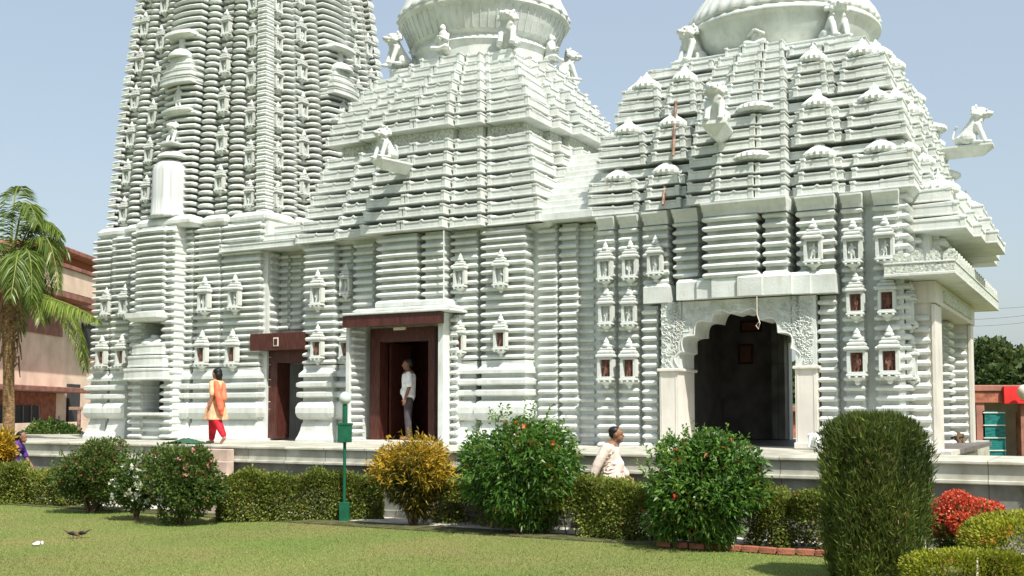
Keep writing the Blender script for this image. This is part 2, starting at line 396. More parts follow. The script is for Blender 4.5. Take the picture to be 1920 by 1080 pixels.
def niche_meshes(red):
    # unit niche: 1 tall, .34 wide, sticks out towards -y from y=0
    mb = MB(); W = .17
    mb.lathe([(.02, 0), (.05, .03), (.045, .06), (.09, .09), (.13, .12), (.15, .13)], 0, -.06, 12)
    for i, x in enumerate((-.12, 0, .12)): mb.ball((x, -.17, .135), .035, 8)
    mb.box(-W, W, -.20, 0, .15, .19, .008); mb.box(-W + .02, W - .02, -.18, 0, .19, .225, .006)
    for s in (-1, 1):
        mb.box(s * .135 - .028, s * .135 + .028, -.155, 0, .225, .56)
    mb.box(-W + .02, W - .02, -.165, 0, .56, .60, .006)
    z = .60
    for (w, h) in ((.185, .075), (.155, .07), (.12, .06)):
        mb.loft([[(-q, -.02 - q * .98, zz), (q, -.02 - q * .98, zz), (q, 0.0, zz), (-q, 0.0, zz)] for q, zz in ((w - .02, z), (w, z + .015), (w, z + h * .6), (w - .04, z + h))])
        z += h
    mb.lathe([(.07, z), (.085, z + .03), (.07, z + .06), (.055, z + .075), (.06, z + .10), (.035, z + .14), (.012, z + .18), (.004, z + .20)], 0, -.07, 12)
    n = mb.build('niche', M['marble'])
    p = MB(); p.box(-.108, .108, -.035, -.003, .226, .559)
    pan = p.build('panel', M['redpanel'] if red else M['marble'], n)
    f = FIG.copy(); C.objects.link(f); f.name = 'figure'; f.parent = n; f.scale = (.32, .30, .31); f.location = (0, -.085, .228)
    if red:
        f.data = FIG.data.copy(); f.data.materials.clear(); f.data.materials.append(M['redpanel'])
    return n
NR = niche_meshes(True); NW = niche_meshes(False)
_used = {}
def put_niche(src, parent, loc, rz, h, wscale=1.0):
    c = src.copy(); C.objects.link(c); c.parent = parent
    c.location = loc; c.rotation_euler = (0, 0, rz); c.scale = (h * wscale, h * .95, h)
    for ch in list(src.children):
        d = ch.copy(); C.objects.link(d); d.parent = c
        if d.name.startswith('figure'):
            d.scale = (random.choice((-1, 1)) * random.uniform(.27, .36), .30, random.uniform(.27, .32)); d.rotation_euler = (0, random.uniform(-.12, .12), random.uniform(-.6, .6))
    return c

# ------------------------------------------------------------------ pyramid tiers
def seg_half(kind):
    return None
def tier_ring(mb, h, z0, z1, segs, lift=.045, over=0.0, sides=(0, 1, 2, 3), core=True):
    # segs: (t0, t1, protrusion, split)
    for k in sides:
        fn0 = smap(k); eps = .006 * (k % 2); fn = (lambda f, dz: (lambda a, d, z: f(a, d, z + dz)))(fn0, .004 * (k % 2))
        for (t0, t1, p, split) in segs:
            a0, a1 = t0 * h, t1 * h
            if t1 >= .999: a1 = h + over - eps
            if t0 <= -.999: a0 = -h - over + eps
            if split > 1:
                w = (a1 - a0) / split
                for i in range(split):
                    cushion(mb, fn, a0 + i * w + .002, a0 + (i + 1) * w - .002, h - .9, h + p + over - eps - (.035 if i % 2 == 0 and split == 3 else 0), z0, z1, TIER, lift=lift, mid=True)
            else:
                cushion(mb, fn, a0 + (.008 if t0 > -.99 else 0), a1 - (.008 if t1 < .99 else 0), h - .9, h + p + over - eps, z0, z1, TIER, lift=lift, mid=True)
def core_prism(mb, h0, z0, h1, z1):
    mb.loft([[(-h0, -h0, z0), (h0, -h0, z0), (h0, h0, z0), (-h0, h0, z0)], [(-h1, -h1, z1), (h1, -h1, z1), (h1, h1, z1), (-h1, h1, z1)]])

# ------------------------------------------------------------------ THE ASSEMBLY HALL (middle)
UM, VM = -12.95, 3.0
hall = thing('temple_hall', 'middle marble hall with straight stepped roof, round crown and tall brown door', 'temple hall', b2w(UM, VM, 0), RW)
LU = lambda x, v, y=700, uc=UM: Uv(x, v, y) - uc      # local along
def wall_box(mb, uc, u0, u1, v0, v1, z0, z1): mb.box(u0 - uc, u1 - uc, v0 - VM, v1 - VM, z0, z1)
# backing walls with the doorway left open
WB = .38      # plane of the backing wall
d0, d1 = Uv(712, .1), Uv(803, .1); dz0, dz1 = P + .06, Zv(750, 640, .1)
mb = MB()
uL, uR = -15.95, -9.95
wall_box(mb, UM, uL, d0 - .25, WB, WB + .3, P, EAVE); wall_box(mb, UM, d1 + .1, uR, WB, WB + .3, P, EAVE)
wall_box(mb, UM, d0 - .25, d1 + .1, WB, WB + .3, dz1 + .1, EAVE)
wall_box(mb, UM, uR - .3, uR, WB + .3, 5.6, P, EAVE); wall_box(mb, UM, uL, uL + .3, WB + .3, 5.6, P, EAVE); wall_box(mb, UM, uL, uR, 5.6, 5.9, P, EAVE)
wall_box(mb, UM, uL, uR, WB, 5.6, EAVE - .1, EAVE + .05)
mb.build('wall', M['marble'], hall)
f0 = smap(0)
def fstrip(parent, uc, x0, x1, front, y0=None, y1=None, z0=None, z1=None, back=None, heavy=False, zb=P, **kw):
    # a front strip between picture columns x0,x1 whose face lies on plane v = front
    a0, a1 = Uv(x0, front) - uc, Uv(x1, front) - uc
    xm = (x0 + x1) / 2
    if z0 is None: z0 = Zv(xm, y1, front) if y1 else P
    if z1 is None: z1 = Zv(xm, y0, front) if y0 else EAVE - .02
    bk = (back if back is not None else WB + .02)
    mb = MB()
    if heavy: bada(mb, f0, a0, a1, VM - bk, VM - front, zb, z1)
    else: strip(mb, f0, a0, a1, VM - bk, VM - front, z0, z1, **kw)
    return mb.build('pilaster', M['marble'], parent)
fstrip(hall, UM, 566, 624, .0, heavy=True)
fstrip(hall, UM, 632, 656, .18, heavy=True)
fstrip(hall, UM, 660, 697, .05, y1=588)
fstrip(hall, UM, 703, 780, -.28, y1=585, arc=.02, nseg=3)
fstrip(hall, UM, 788, 830, -.22, y1=585)
fstrip(hall, UM, 843, 893, .0, heavy=True)
fstrip(hall, UM, 900, 985, -.05, heavy=True)
# corner strip turning onto the right face
for (a, b, pr) in ((-2.6, -1.7, .12), (-1.6, -.8, .2), (-.7, .7, .4), (.8, 1.6, .2), (1.7, 2.6, .12)):
    mb = MB(); bada(mb, smap(1), a, b, 2.9, uR - UM + pr, P, EAVE - .02); mb.build('pilaster', M['marble'], hall)
# recessed bays between the two halls and between hall and tower
link = MB()
link.box(uR - UM - .1, -8.6 - UM, .5 - VM, .8 - VM, P, EAVE - .05)
link.build('link_wall', M['marble'], hall)
for (x0, x1, fr) in ((1008, 1042, .22), (1048, 1081, .26), (1086, 1114, .42)):
    fstrip(hall, UM, x0, x1, fr, back=.52)
lw = MB()
l0, l1 = Uv(484, .75), Uv(575, .5)
k0, k1 = Uv(521, .34), Uv(572, .34)
lz = Zv(540, 680, .34)
lw.box(l0 - .6 - UM, k0 - .3 - UM, .75 - VM, 1.0 - VM, P, EAVE - .1); lw.box(k1 + .12 - UM, l1 + .3 - UM, .75 - VM, 1.0 - VM, P, EAVE - .1)
lw.box(k0 - .3 - UM, k1 + .12 - UM, .75 - VM, 1.0 - VM, lz, EAVE - .1)
lw.box(l0 - 1.6 - UM, l1 + .3 - UM, .70 - VM, 6 - VM, EAVE - .1, EAVE); lw.box(l0 - 1.6 - UM, l1 - UM, 5.7 - VM, 5.9 - VM, P, EAVE - .1)
lw.build('link_wall', M['marble'], hall)
for (x0, x1, fr) in ((489, 512, .50), (517, 537, .56), (542, 562, .60)):
    fstrip(hall, UM, x0, x1, fr, y1=618, back=.77)
# cornice band below the eave on the front
cb = MB()
for (a, b, d) in ((-3.05, 3.05, .18), ):
    rr = lambda z, o: [(-3.02 - o, -2.62 - o, z), (3.02 + o, -2.62 - o, z), (3.02 + o, 2.8, z), (-3.02 - o, 2.8, z)]
    cb.loft([rr(EAVE - .16, .0), rr(EAVE - .05, .18), rr(EAVE + .04, .3)])
cb.build('cornice', M['marble'], hall)
# ---- roof tiers
SEG_M = [(-1, -.625, 0, 1), (-.61, -.355, .15, 1), (-.345, .345, .34, 2), (.355, .61, .15, 1), (.625, 1, 0, 1)]
lv = []
z = EAVE
for i in range(7):
    f = i / 6; lv.append((3.04 + (2.58 - 3.04) * f, z)); z += .292
zg = z + .01
zu = zg + .20; z = zu
for i in range(7):
    f = i / 6.0; lv.append((2.58 + (1.55 - 2.58) * (f ** 1.5), z)); z += .282
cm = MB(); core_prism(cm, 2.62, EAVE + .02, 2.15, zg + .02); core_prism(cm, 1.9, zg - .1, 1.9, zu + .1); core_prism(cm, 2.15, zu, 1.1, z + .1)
cm.build('roof_core', M['gap_shade'], hall)
gp = MB()
for k in range(4):
    fn = smap(k)
    for (t0, t1, p, s) in SEG_M: cushion(gp, fn, t0 * 2.36, t1 * 2.36 - .006 * (k % 2), 1.6, 2.36 + p * .9 - .006 * (k % 2), zg - .06, zu + .02, [(0, 0), (.9, 0), (1, .02)])
gp.build('roof_neck', M['carved'], hall)
for (h, zz) in lv:
    mb = MB(); tier_ring(mb, h, zz, zz + .178, SEG_M, lift=.042, over=.06); mb.build('roof_tier', M['marble'], hall)
ZT = z + .06
# link roof left and valley roof right
for i in range(3):
    lr = MB()
    cushion(lr, f0, l0 - UM - .55 + .1 * i, l1 + .25 - UM - .05 * i, 1.0, VM + .05 - .25 * i, EAVE - .02 + .22 * i, EAVE + .14 + .22 * i, TIER, lift=.03)
    lr.build('link_roof', M['marble'], hall)
for i in range(11):      # plain stone steps of the valley between the two roofs
    lr = MB(); v_ = -.02 + .20 * i; z_ = EAVE + .0 + .16 * i
    lr.box(uR - UM - .3 - .04 * i, -8.75 - UM + .0, v_ - VM, v_ + 1.2 - VM, z_, z_ + .158, .012); lr.build('valley_roof', M['marble'], hall)
# ---- crown
cr = MB()
cr.lathe([(1.30, ZT - .35), (1.56, ZT - .30), (1.62, ZT + .15), (1.70, ZT + .28), (1.64, ZT + .33), (1.62, ZT + .42), (1.72, ZT + .50), (1.84, ZT + .75), (1.93, ZT + .98), (1.98, ZT + 1.04), (2.03, ZT + 1.06), (2.03, ZT + 1.12)], n=96, ribs=0)
cr.build('crown_neck', M['marble'], hall, smooth=False)
rb = MB()
for i in range(64):
    a = 2 * PI * i / 64; ca, sa = math.cos(a), math.sin(a); pa, qa = -sa, ca
    def pt(r, s, z): return (r * ca + s * pa, r * sa + s * qa, z)
    rb.add([pt(1.75, -.014, ZT + .5), pt(1.75, .014, ZT + .5), pt(1.955, .014, ZT + 1.0), pt(1.955, -.014, ZT + 1.0), pt(1.71, 0, ZT + .5), pt(1.9, 0, ZT + 1.0)], [(0, 1, 2, 3), (0, 4, 5, 3), (1, 2, 5, 4)])
rb.build('crown_rib', M['marble'], hall)
cd = MB()
cd.lathe([(2.02, ZT + 1.12), (2.05, ZT + 1.16), (2.0, ZT + 1.25), (1.9, ZT + 1.45), (1.7, ZT + 1.9), (1.3, ZT + 2.3), (.8, ZT + 2.55), (.4, ZT + 2.7), (.4, ZT + 2.9), (.7, ZT + 3.0), (.75, ZT + 3.15), (.3, ZT + 3.3), (.15, ZT + 3.6), (.02, ZT + 3.9)], n=96, ribs=32, ribd=.02)
cd.build('crown_dome', M['marble'], hall, smooth=True)

# ---- door surround and wooden door of the middle hall
def door_frame(parent, uc, u0, u1, v, ztop, zb, head=.22, jamb=.16, depth=.3, vc=VM):
    d = MB()
    d.box(u0 - jamb - uc, u0 - uc, v - vc, v + depth - vc, zb, ztop + head, .012); d.box(u1 - uc, u1 + jamb * .6 - uc, v - vc, v + depth - vc, zb, ztop + head, .012)
    d.box(u0 - uc - .002, u1 - uc + .002, v + .004 - vc, v + depth - vc, ztop, ztop + head - .004, .01)
    o = d.build('door_frame', M['wood'], parent)
    return o
door_frame(hall, UM, d0, d1, .10, dz1, P + .06, head=.30, jamb=.26)
s_ = MB(); s_.box(d0 - .5 - UM, d1 + .4 - UM, -.35 - VM, .7 - VM, P - .02, P + .07, .01); s_.build('threshold', M['marble_warm'], hall)
sc_ = MB(); sc_.box(uL + .4 - UM, uR - .4 - UM, 2.0 - VM, 2.1 - VM, P, EAVE - .2); sc_.build('added_dark_screen', M['wood'], hall)  # added dark screen, keeps the interior black behind the open doorway
# open brown leaf folded back inside
lf = MB(); lf.box(d0 + .02 - UM, d0 + .07 - UM, .42 - VM, 1.2 - VM, P + .08, dz1 - .01, .008); lf.build('door_leaf', M['wood'], hall)
# side cheeks that carry the canopy
c0, c1 = Uv(652, -.42), Uv(826, -.42); hz = Zv(740, 590, -.45)
ck = MB()
ck.box(c0 - .05 - UM, c0 + .03 - UM, -.42 - VM, .36 - VM, P, hz, .006); ck.build('door_cheek', M['marble'], hall)
ck = MB()
ck.box(c1 - .06 - UM, c1 + .06 - UM, -.42 - VM, .36 - VM, P, hz, .006); ck.build('door_cheek', M['marble'], hall)
ck = MB(); fr = lambda a, d, z: (d, a, z)
strip(ck, fr, -.36 - VM, .05 - VM, c0 + .02 - UM, c0 + .12 - UM, P + .05, hz - .03, pitch=.15); ck.build('door_cheek_moulding', M['marble'], hall)
ck = MB(); fl = lambda a, d, z: (-d, -a, z)
strip(ck, lambda a, d, z: (d, a, z), .38 - VM - .3, .38 - VM - .02, c1 + .02 - UM, c1 + .10 - UM, P + .05, hz - .03, pitch=.15)
ck.build('door_cheek_moulding', M['marble'], hall); ck = MB()
strip(ck, f0, c1 + .08 - UM, c1 + .24 - UM, VM - .3, VM + .2, P + .04, hz - .03, pitch=.15)
ck.build('door_cheek_moulding', M['marble'], hall)
lb = MB(); lb.box(Uv(641, -.62) - UM, Uv(826, -.62) - UM, -.62 - VM, -.50 - VM, Zv(735, 610, -.62), Zv(735, 588, -.62), .008); lb.build('lintel_board', M['wood'], hall)
cn = MB(); zc = Zv(735, 588, -.62) + .004
cn.box(Uv(641, -.66) - UM, Uv(842, -.66) - UM, -.66 - VM, .36 - VM, zc, zc + .05, .012)
cn.box(Uv(660, -.55) - UM, Uv(845, -.5) - UM, -.50 - VM, .36 - VM, zc + .05, zc + .14, .03)
cn.box(Uv(700, -.42) - UM, Uv(835, -.40) - UM, -.38 - VM, .36 - VM, zc + .14, zc + .28, .03)
cn.build('door_canopy', M['marble'], hall)
pl = MB(); pl.box(Uv(738, .08) - UM, Uv(760, .08) - UM, .06 - VM, .098 - VM, dz1 + .24, dz1 + .30, .006); pl.build('name_plate', M['cream'], hall)
# ---- left door (between tower and hall)
door_frame(hall, UM, k0, k1, .32, lz, P + .06, head=.34, jamb=.44, depth=.44)
lb = MB(); lb.box(Uv(468, .0) - UM, Uv(571, .0) - UM, .0 - VM, .6 - VM, Zv(520, 656, .0), Zv(520, 624, .0), .008); lb.build('lintel_board', M['wood'], hall)
pl = MB(); q = Uv(516, -.02) - UM; zq = Zv(516, 641, -.02); pl.box(q - .07, q + .07, -.02 - VM, -.002 - VM, zq - .1, zq + .1, .004); pl.build('sign_plate', M['cream'], hall)
pl = MB(); pl.box(q - .045, q + .05, -.03 - VM, -.022 - VM, zq - .07, zq + .07); pl.build('sign_face', M['wood'], hall)
fl_ = MB(); fl_.box(-22.8 - UM, -8.7 - UM, .0 - VM, 5.8 - VM, P - .05, P + .012); fl_.build('floor', M['marble_warm'], hall)
for (x, y0, y1, src) in ((592, 505, 585, NW), (645, 493, 562, NW), (592, 607, 684, NR), (645, 610, 684, NR), (860, 474, 550, NW), (936, 466, 548, NW), (857, 593, 675, NR), (936, 588, 668, NR)):
    v = {592: -.02, 645: .16, 860: -.02, 857: -.02, 936: -.07}[x]
    a = at_v(x, y1, v - .1); b = at_v(x, y0, v - .1)
    put_niche(src, hall, (a[0] - UM, v + .02 - VM, a[2]), 0, b[2] - a[2])
# rain pipes
pp = MB(); a = at_v(832, 575, -.36); b = at_v(832, 432, -.36)
pp.tube([(a[0] - UM, a[1] - VM, a[2]), (b[0] - UM, b[1] - VM, b[2])], .013, 8); pp.build('rain_pipe', M['marble'], hall)

# ------------------------------------------------------------------ THE DANCE HALL (right)
UD, VD = -5.85, 3.0
dance = thing('temple_hall', 'right marble hall with clustered stepped roof and scalloped arch doorway', 'temple hall', b2w(UD, VD, 0), RW)
RL, RR = -8.55, -3.15
g0, g1 = Uv(1272, -.1), Uv(1491, -.1)       # arch opening
ZS = Zv(1290, 690, -.1); ZA = Zv(1385, 583, -.1)
mb = MB()
B2 = .30
def wb(m_, u0, u1, v0, v1, z0, z1): m_.box(u0 - UD, u1 - UD, v0 - VD, v1 - VD, z0, z1)
wb(mb, RL, g0 - .42, B2, B2 + .3, P, EAVE); wb(mb, g1 + .42, RR, B2, B2 + .3, P, EAVE); wb(mb, g0 - .42, g1 + .42, B2 + .4, B2 + .6, ZA + .12, EAVE)
# back wall with its own opening, side walls
bo0, bo1 = -6.62, -4.9
wb(mb, RL, bo0, 6.2, 6.5, P, EAVE); wb(mb, bo1, RR, 6.2, 6.5, P, EAVE); wb(mb, bo0, bo1, 6.2, 6.5, 3.5, EAVE)
wb(mb, RL, RL + .3, B2 + .3, 6.2, P, EAVE); wb(mb, RR - .3, RR, B2 + .3, 2.0, P, EAVE); wb(mb, RR - .3, RR, 4.6, 6.2, P, EAVE); wb(mb, RR - .3, RR, 2.0, 4.6, 3.7, EAVE)
wb(mb, RL, RR, B2 + .01, 6.2, EAVE - .1, EAVE + .05)
mb.build('wall', M['marble'], dance)
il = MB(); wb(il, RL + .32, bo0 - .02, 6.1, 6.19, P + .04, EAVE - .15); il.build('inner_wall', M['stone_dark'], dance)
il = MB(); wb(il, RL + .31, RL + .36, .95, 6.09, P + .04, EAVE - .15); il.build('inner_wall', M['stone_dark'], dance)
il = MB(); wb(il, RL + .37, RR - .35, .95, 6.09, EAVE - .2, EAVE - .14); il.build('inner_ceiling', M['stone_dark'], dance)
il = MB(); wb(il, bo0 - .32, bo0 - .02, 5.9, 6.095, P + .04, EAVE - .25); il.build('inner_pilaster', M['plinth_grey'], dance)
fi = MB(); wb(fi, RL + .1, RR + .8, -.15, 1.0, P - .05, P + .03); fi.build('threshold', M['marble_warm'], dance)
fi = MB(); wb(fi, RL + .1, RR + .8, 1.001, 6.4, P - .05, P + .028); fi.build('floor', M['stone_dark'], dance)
def ds(x0, x1, fr, **kw): return fstrip(dance, UD, x0, x1, fr, back=B2 + .02, **kw)
ds(1119, 1152, .06); ds(1160, 1197, .04); ds(1203, 1232, .0, y0=573); ds(1238, 1263, .02, y0=566, y1=692)
ds(1206, 1254, .0, y1=533); ds(1263, 1311, .0, y1=520); ds(1318, 1424, -.34, y1=519, arc=.02, nseg=3); ds(1432, 1479, -.25, y1=516); ds(1496, 1570, -.10, y1=515)
ds(1497, 1527, -.02, y0=553, y1=692); ds(1534, 1570, -.02, y0=553); ds(1581, 1622, .0); ds(1641, 1690, .0)
for (a, b, pr) in ((-2.92, -2.45, .02), (-2.3, -1.75, .12), (1.2, 2.0, .1), (2.1, 2.9, .0)):
    mb = MB(); strip(mb, smap(1), a, b, RR - .05 - UD, RR + pr + .18 - UD, P, EAVE); mb.build('pilaster', M['marble'], dance)
# cornice
cb = MB(); rr = lambda z, o: [(-2.72 - o, -2.72 - o, z), (2.72 + o, -2.72 - o, z), (2.72 + o, 3.2, z), (-2.72 - o, 3.2, z)]
cb.loft([rr(EAVE - .2, .0), rr(EAVE - .06, .18), rr(EAVE + .03, .26)]); cb.build('cornice', M['marble'], dance)
cf = MB()
for (x0, x1, fr) in ((1119, 1152, .0), (1160, 1197, .0), (1206, 1254, -.06), (1263, 1311, -.06), (1318, 1479, -.38), (1496, 1570, -.16), (1581, 1622, -.06), (1641, 1692, -.06)):
    cushion(cf, f0, Uv(x0, fr) - UD, Uv(x1, fr) - UD, VD - .4, VD - fr + .06, EAVE - .26, EAVE - .03, [(0, .12), (.35, .10), (.7, .03), (.85, 0), (1, 0)], ks=.15)
cf.build('bracket_cornice', M['marble'], dance)
# ---- scalloped arch
def arch_pts(u0, u1, zs, za):
    # five foils a side, spring line to apex
    c = (u0 + u1) / 2; hw = (u1 - u0) / 2; H = za - zs
    nodes = [(-hw, zs), (-hw * .93, zs + H * .30), (-hw * .72, zs + H * .58), (-hw * .42, zs + H * .82), (0 - hw * .10, zs + H * .965)]
    pts = [(-hw, zs)]
    for i in range(len(nodes) - 1):
        p, q = nodes[i], nodes[i + 1]
        dx, dz = q[0] - p[0], q[1] - p[1]; L_ = math.hypot(dx, dz)
        nx, nz = -dz / L_, dx / L_
        for k in range(1, 9):
            t = k / 8; b = .40 * L_ * math.sin(PI * t)
            pts.append((p[0] + dx * t + nx * b, p[1] + dz * t + nz * b))
    pts.append((0, za))
    return [(c + a, z) for a, z in pts] + [(c - a, z) for a, z in reversed(pts[:-1])]
def arch_panel(mb, pts, top, v0, v1, uo0, uo1, offs):
    # wall panel with the curve cut out of it, v0 front, v1 back
    n = len(pts); vs = []; fs = []
    for (a, z) in pts:
        a_, z_ = a - offs[0], z
        vs += [(a_, v0 - offs[1], z_), (a_, v0 - offs[1], top), (a_, v1 - offs[1], z_), (a_, v1 - offs[1], top)]
    xs = [p[0] for p in pts]
    for i in range(n - 1):
        a, b = 4 * i, 4 * (i + 1)
        fs += [(a, b, b + 1, a + 1), (a + 2, a + 3, b + 3, b + 2), (a, a + 2, b + 2, b)]
    mb.add(vs, fs)
ap = arch_pts(g0, g1, ZS, ZA)
# make the curve single valued in u for the spandrel, keeping its scallops
am = MB(); top = Zv(1385, 560, -.1)
arch_panel(am, ap, top, -.06, .75, g0, g1, (UD, VD))
wb(am, g0 - .34, g0 - .0, -.055, .75, ZS - .0, top); wb(am, g1 + .0, g1 + .36, -.055, .75, ZS - .0, top)
am.build('scalloped_arch', M['marble'], dance)
# raised border that follows the scallops
bd = MB()
for i in range(len(ap) - 1):
    (a, z), (b, z2) = ap[i], ap[i + 1]
    bd.tube([(a - UD, -.065 - VD, z + .012), (b - UD, -.065 - VD, z2 + .012)], .016, 6)
ap2 = [((g0 + g1) / 2 + (a - (g0 + g1) / 2) * 1.12, ZS + (z - ZS) * 1.12 + .02) for a, z in ap]
for i in range(len(ap2) - 1):
    (a, z), (b, z2) = ap2[i], ap2[i + 1]
    bd.tube([(a - UD, -.062 - VD, z), (b - UD, -.062 - VD, z2)], .011, 5)
bd.build('arch_border', M['marble'], dance)
# carved leaf scrolls in the spandrels
sc = MB(); sc2 = MB()
def inside(u, z):
    c = (g0 + g1) / 2; return z < ZS + (ZA - ZS + .05) * math.sqrt(max(0, 1 - (abs(u - c) / ((g1 - g0) / 2 * 1.13)) ** 2.0))
rs = random.Random(3)
cnt = 0
for _ in range(900):
    u = rs.uniform(g0 - .30, g1 + .30); zz = rs.uniform(ZS + .05, top - .06)
    if inside(u, zz): continue
    r = rs.uniform(.035, .075); a0_ = rs.uniform(0, 6.28); sg = rs.choice((-1, 1))
    pts = []
    for k in range(8):
        t = k / 7; rr_ = r * (1 - .8 * t); an = a0_ + sg * t * 5.5
        pts.append((u - UD + rr_ * math.cos(an), -.062 - VD - .012 * math.sin(PI * t), zz + rr_ * math.sin(an)))
    (sc if u < (g0 + g1) / 2 else sc2).tube(pts, [.004, .008, .010, .009, .008, .007, .006, .008], 4); cnt += 1
    if cnt > 330: break
sc.build('scroll_carving', M['marble'], dance); sc2.build('scroll_carving', M['marble'], dance)
# piers
for (a, b) in ((g0 - .36, g0 - .001), (g1 + .001, g1 + .37)):
    pm = MB(); wb(pm, a, b, -.12, .76, P + .03, ZS - .06); pm.build('pier', M['marble_warm'], dance)
    pm = MB(); pm.box(a - .03 - UD, b + .05 - UD, -.17 - VD, .80 - VD, ZS - .058, ZS - .002, .012); pm.build('pier_cap', M['marble_warm'], dance); pm = MB(); pm.box(a - .02 - UD, b + .03 - UD, -.16 - VD, .78 - VD, P + .031, P + .14, .012); pm.build('pier_foot', M['marble_warm'], dance)
    pm = MB()
    for q in (a + .03, b - .05): pm.box(q - UD, q + .02 - UD, -.128 - VD, -.121 - VD, P + .15, ZS - .08)
    pm.build('pier_moulding', M['marble_warm'], dance)
# beam of plain blocks over the arch
for (x0, x1, pr) in ((1206, 1252, .10), (1268, 1310, .22), (1306, 1338, .26), (1334, 1384, .32), (1382, 1428, .36), (1426, 1484, .321), (1480, 1519, .261), (1514, 1566, .221)):
    xm = (x0 + x1) / 2; ztp = Zv(xm, 522 - (xm - 1268) * .032, -.5); zbt = Zv(xm, 561 - (xm - 1268) * .045, -.5)
    bb = MB(); wb(bb, Uv(x0, -pr, 540), Uv(x1, -pr, 540), -pr, B2 + .3, max(zbt, top + .004) if pr > .15 else Zv(xm, 568, -pr), ztp if pr > .15 else Zv(xm, 532, -pr)); 
    bb2 = MB()
    a_, b_ = Uv(x0, -pr, 540) - UD, Uv(x1, -pr, 540) - UD
    zl = top + .004 + pr * .05 if pr > .15 else Zv(xm, 568, -pr); zh = top + .38 + pr * .06 if pr > .15 else Zv(xm, 532, -pr)
    rg = lambda z, i: [(a_ + i, -pr + i - VD, z), (b_ - i, -pr + i - VD, z), (b_ - i, B2 + .25 - VD, z), (a_ + i, B2 + .25 - VD, z)]
    bb2.loft([rg(zl, 0), rg(zh - .06, 0), rg(zh, .035)])
    bb2.build('beam_block', M['marble'], dance)
# niches
for (x, y0, y1, src, v) in ((1133, 452, 538, NW, .04), (1180, 448, 535, NW, .02), (1227, 440, 528, NW, -.02), (1135, 536, 622, NW, .04), (1178, 536, 622, NW, .02),
                            (1135, 632, 728, NR, .04), (1178, 632, 728, NR, .02), (1524, 408, 508, NW, -.12), (1599, 408, 508, NW, -.02), (1659, 402, 502, NW, -.02),
                            (1604, 508, 605, NR, -.02), (1663, 504, 602, NR, -.02), (1607, 613, 722, NR, -.02), (1668, 609, 720, NR, -.02)):
    a = at_v(x, y1, v - .1); b = at_v(x, y0, v - .1)
    put_niche(src, dance, (a[0] - UD, v + .02 - VD, a[2]), 0, b[2] - a[2])
for zz in (2.30, 3.22): put_niche(NR, dance, (RR + .10 - UD, -2.72, zz), PI / 2, .9)
# ---- roof: strips of little stepped shrines, three tiers and a ribbed cap each
SEG_D = [(-1, -.66, .02, 1), (-.60, -.36, .12, 1), (.36, .60, .12, 1), (.66, 1, .02, 1)]
BACK_D = [(-1, 1, .02, 1)]
rows = [(EAVE, 2.86, 2.72), (6.66, 2.60, 2.30), (7.70, 2.12, 1.72)]
def hD(z):
    ks = [(5.58, 2.96), (6.3, 2.90), (6.6, 2.82), (7.3, 2.66), (7.6, 2.52), (8.2, 2.26), (8.5, 2.02), (9.0, 1.55), (9.3, 1.35)]
    for (z0, h0), (z1, h1) in zip(ks, ks[1:]):
        if z <= z1: return h0 + (h1 - h0) * (z - z0) / (z1 - z0)
    return 1.35
cm = MB()
zs_ = [5.66, 6.3, 6.6, 7.3, 7.6, 8.2, 8.5, 9.0]
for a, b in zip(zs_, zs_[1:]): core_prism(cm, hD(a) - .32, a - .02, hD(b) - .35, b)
cm.build('roof_core', M['gap_shade'], dance)
tz = EAVE; i = 0
while tz < 8.8:
    mb = MB(); h = hD(tz) - .14
    tier_ring(mb, h + .06, tz + .012, tz + .16, BACK_D, lift=.0)
    # centre strip keeps its tiers all the way
    for k in range(4):
        fn = smap(k); hh = hD(tz)
        e = .006 * (k % 2)
        for (a, b, pr) in ((-.31, -.12, .30), (-.12, .12, .38), (.12, .31, .30)):
            cushion(mb, fn, a * hh + .002, b * hh - .002, hh - .5, hh + pr * (.45 + .55 * (9.2 - tz) / 3.6) - e, tz, tz + .158, TIER, lift=.03, mid=True)
    mb.build('roof_tier', M['marble'], dance)
    tz += .235; i += 1
def shrine(mb, fn, t0, t1, pr, z0, nt=3, cap=True, e=0):
    hh = hD(z0)
    for j in range(nt):
        z = z0 + j * .235; h = hh + (hD(z) - hh) * .55
        a0, a1 = t0 * hh, t1 * hh; s = .03 * j
        w = (a1 - a0) / 3
        if t1 >= .999: cushion(mb, fn, a0 + s, h + .06 - e, h - .5, h + pr - e, z, z + .158, TIER, lift=.035, mid=True)
        elif t0 <= -.999: cushion(mb, fn, -h - .06 + e, a1 - s, h - .5, h + pr - e, z, z + .158, TIER, lift=.035, mid=True)
        else:
            cushion(mb, fn, a0 + s - .10, a1 - s + .10, h - .5, h + pr - .12 - e, z + .004, z + .16, TIER, lift=.02)
            cushion(mb, fn, a0 + s, a1 - s, h - .5, h + pr - e, z, z + .158, TIER, lift=.035, mid=True)
    if cap:
        if t1 >= .999: c = (t0 * hh + h) / 2
        elif t0 <= -.999: c = (t1 * hh - h) / 2
        else: c = (t0 + t1) / 2 * hh
        r = min(.27, (t1 - t0) * hh * .38)
        x, y, _ = fn(c, h + pr - r * .85, 0)
        zc_ = z0 + nt * .235 - .05
        mb.lathe([(r * .8, zc_), (r, zc_ + .04), (r * 1.02, zc_ + .09), (r * .86, zc_ + .14), (r * .58, zc_ + .20), (r * .34, zc_ + .24), (r * .30, zc_ + .28), (r * .12, zc_ + .33), (.01, zc_ + .38)], x, y, 32, 16, .07)
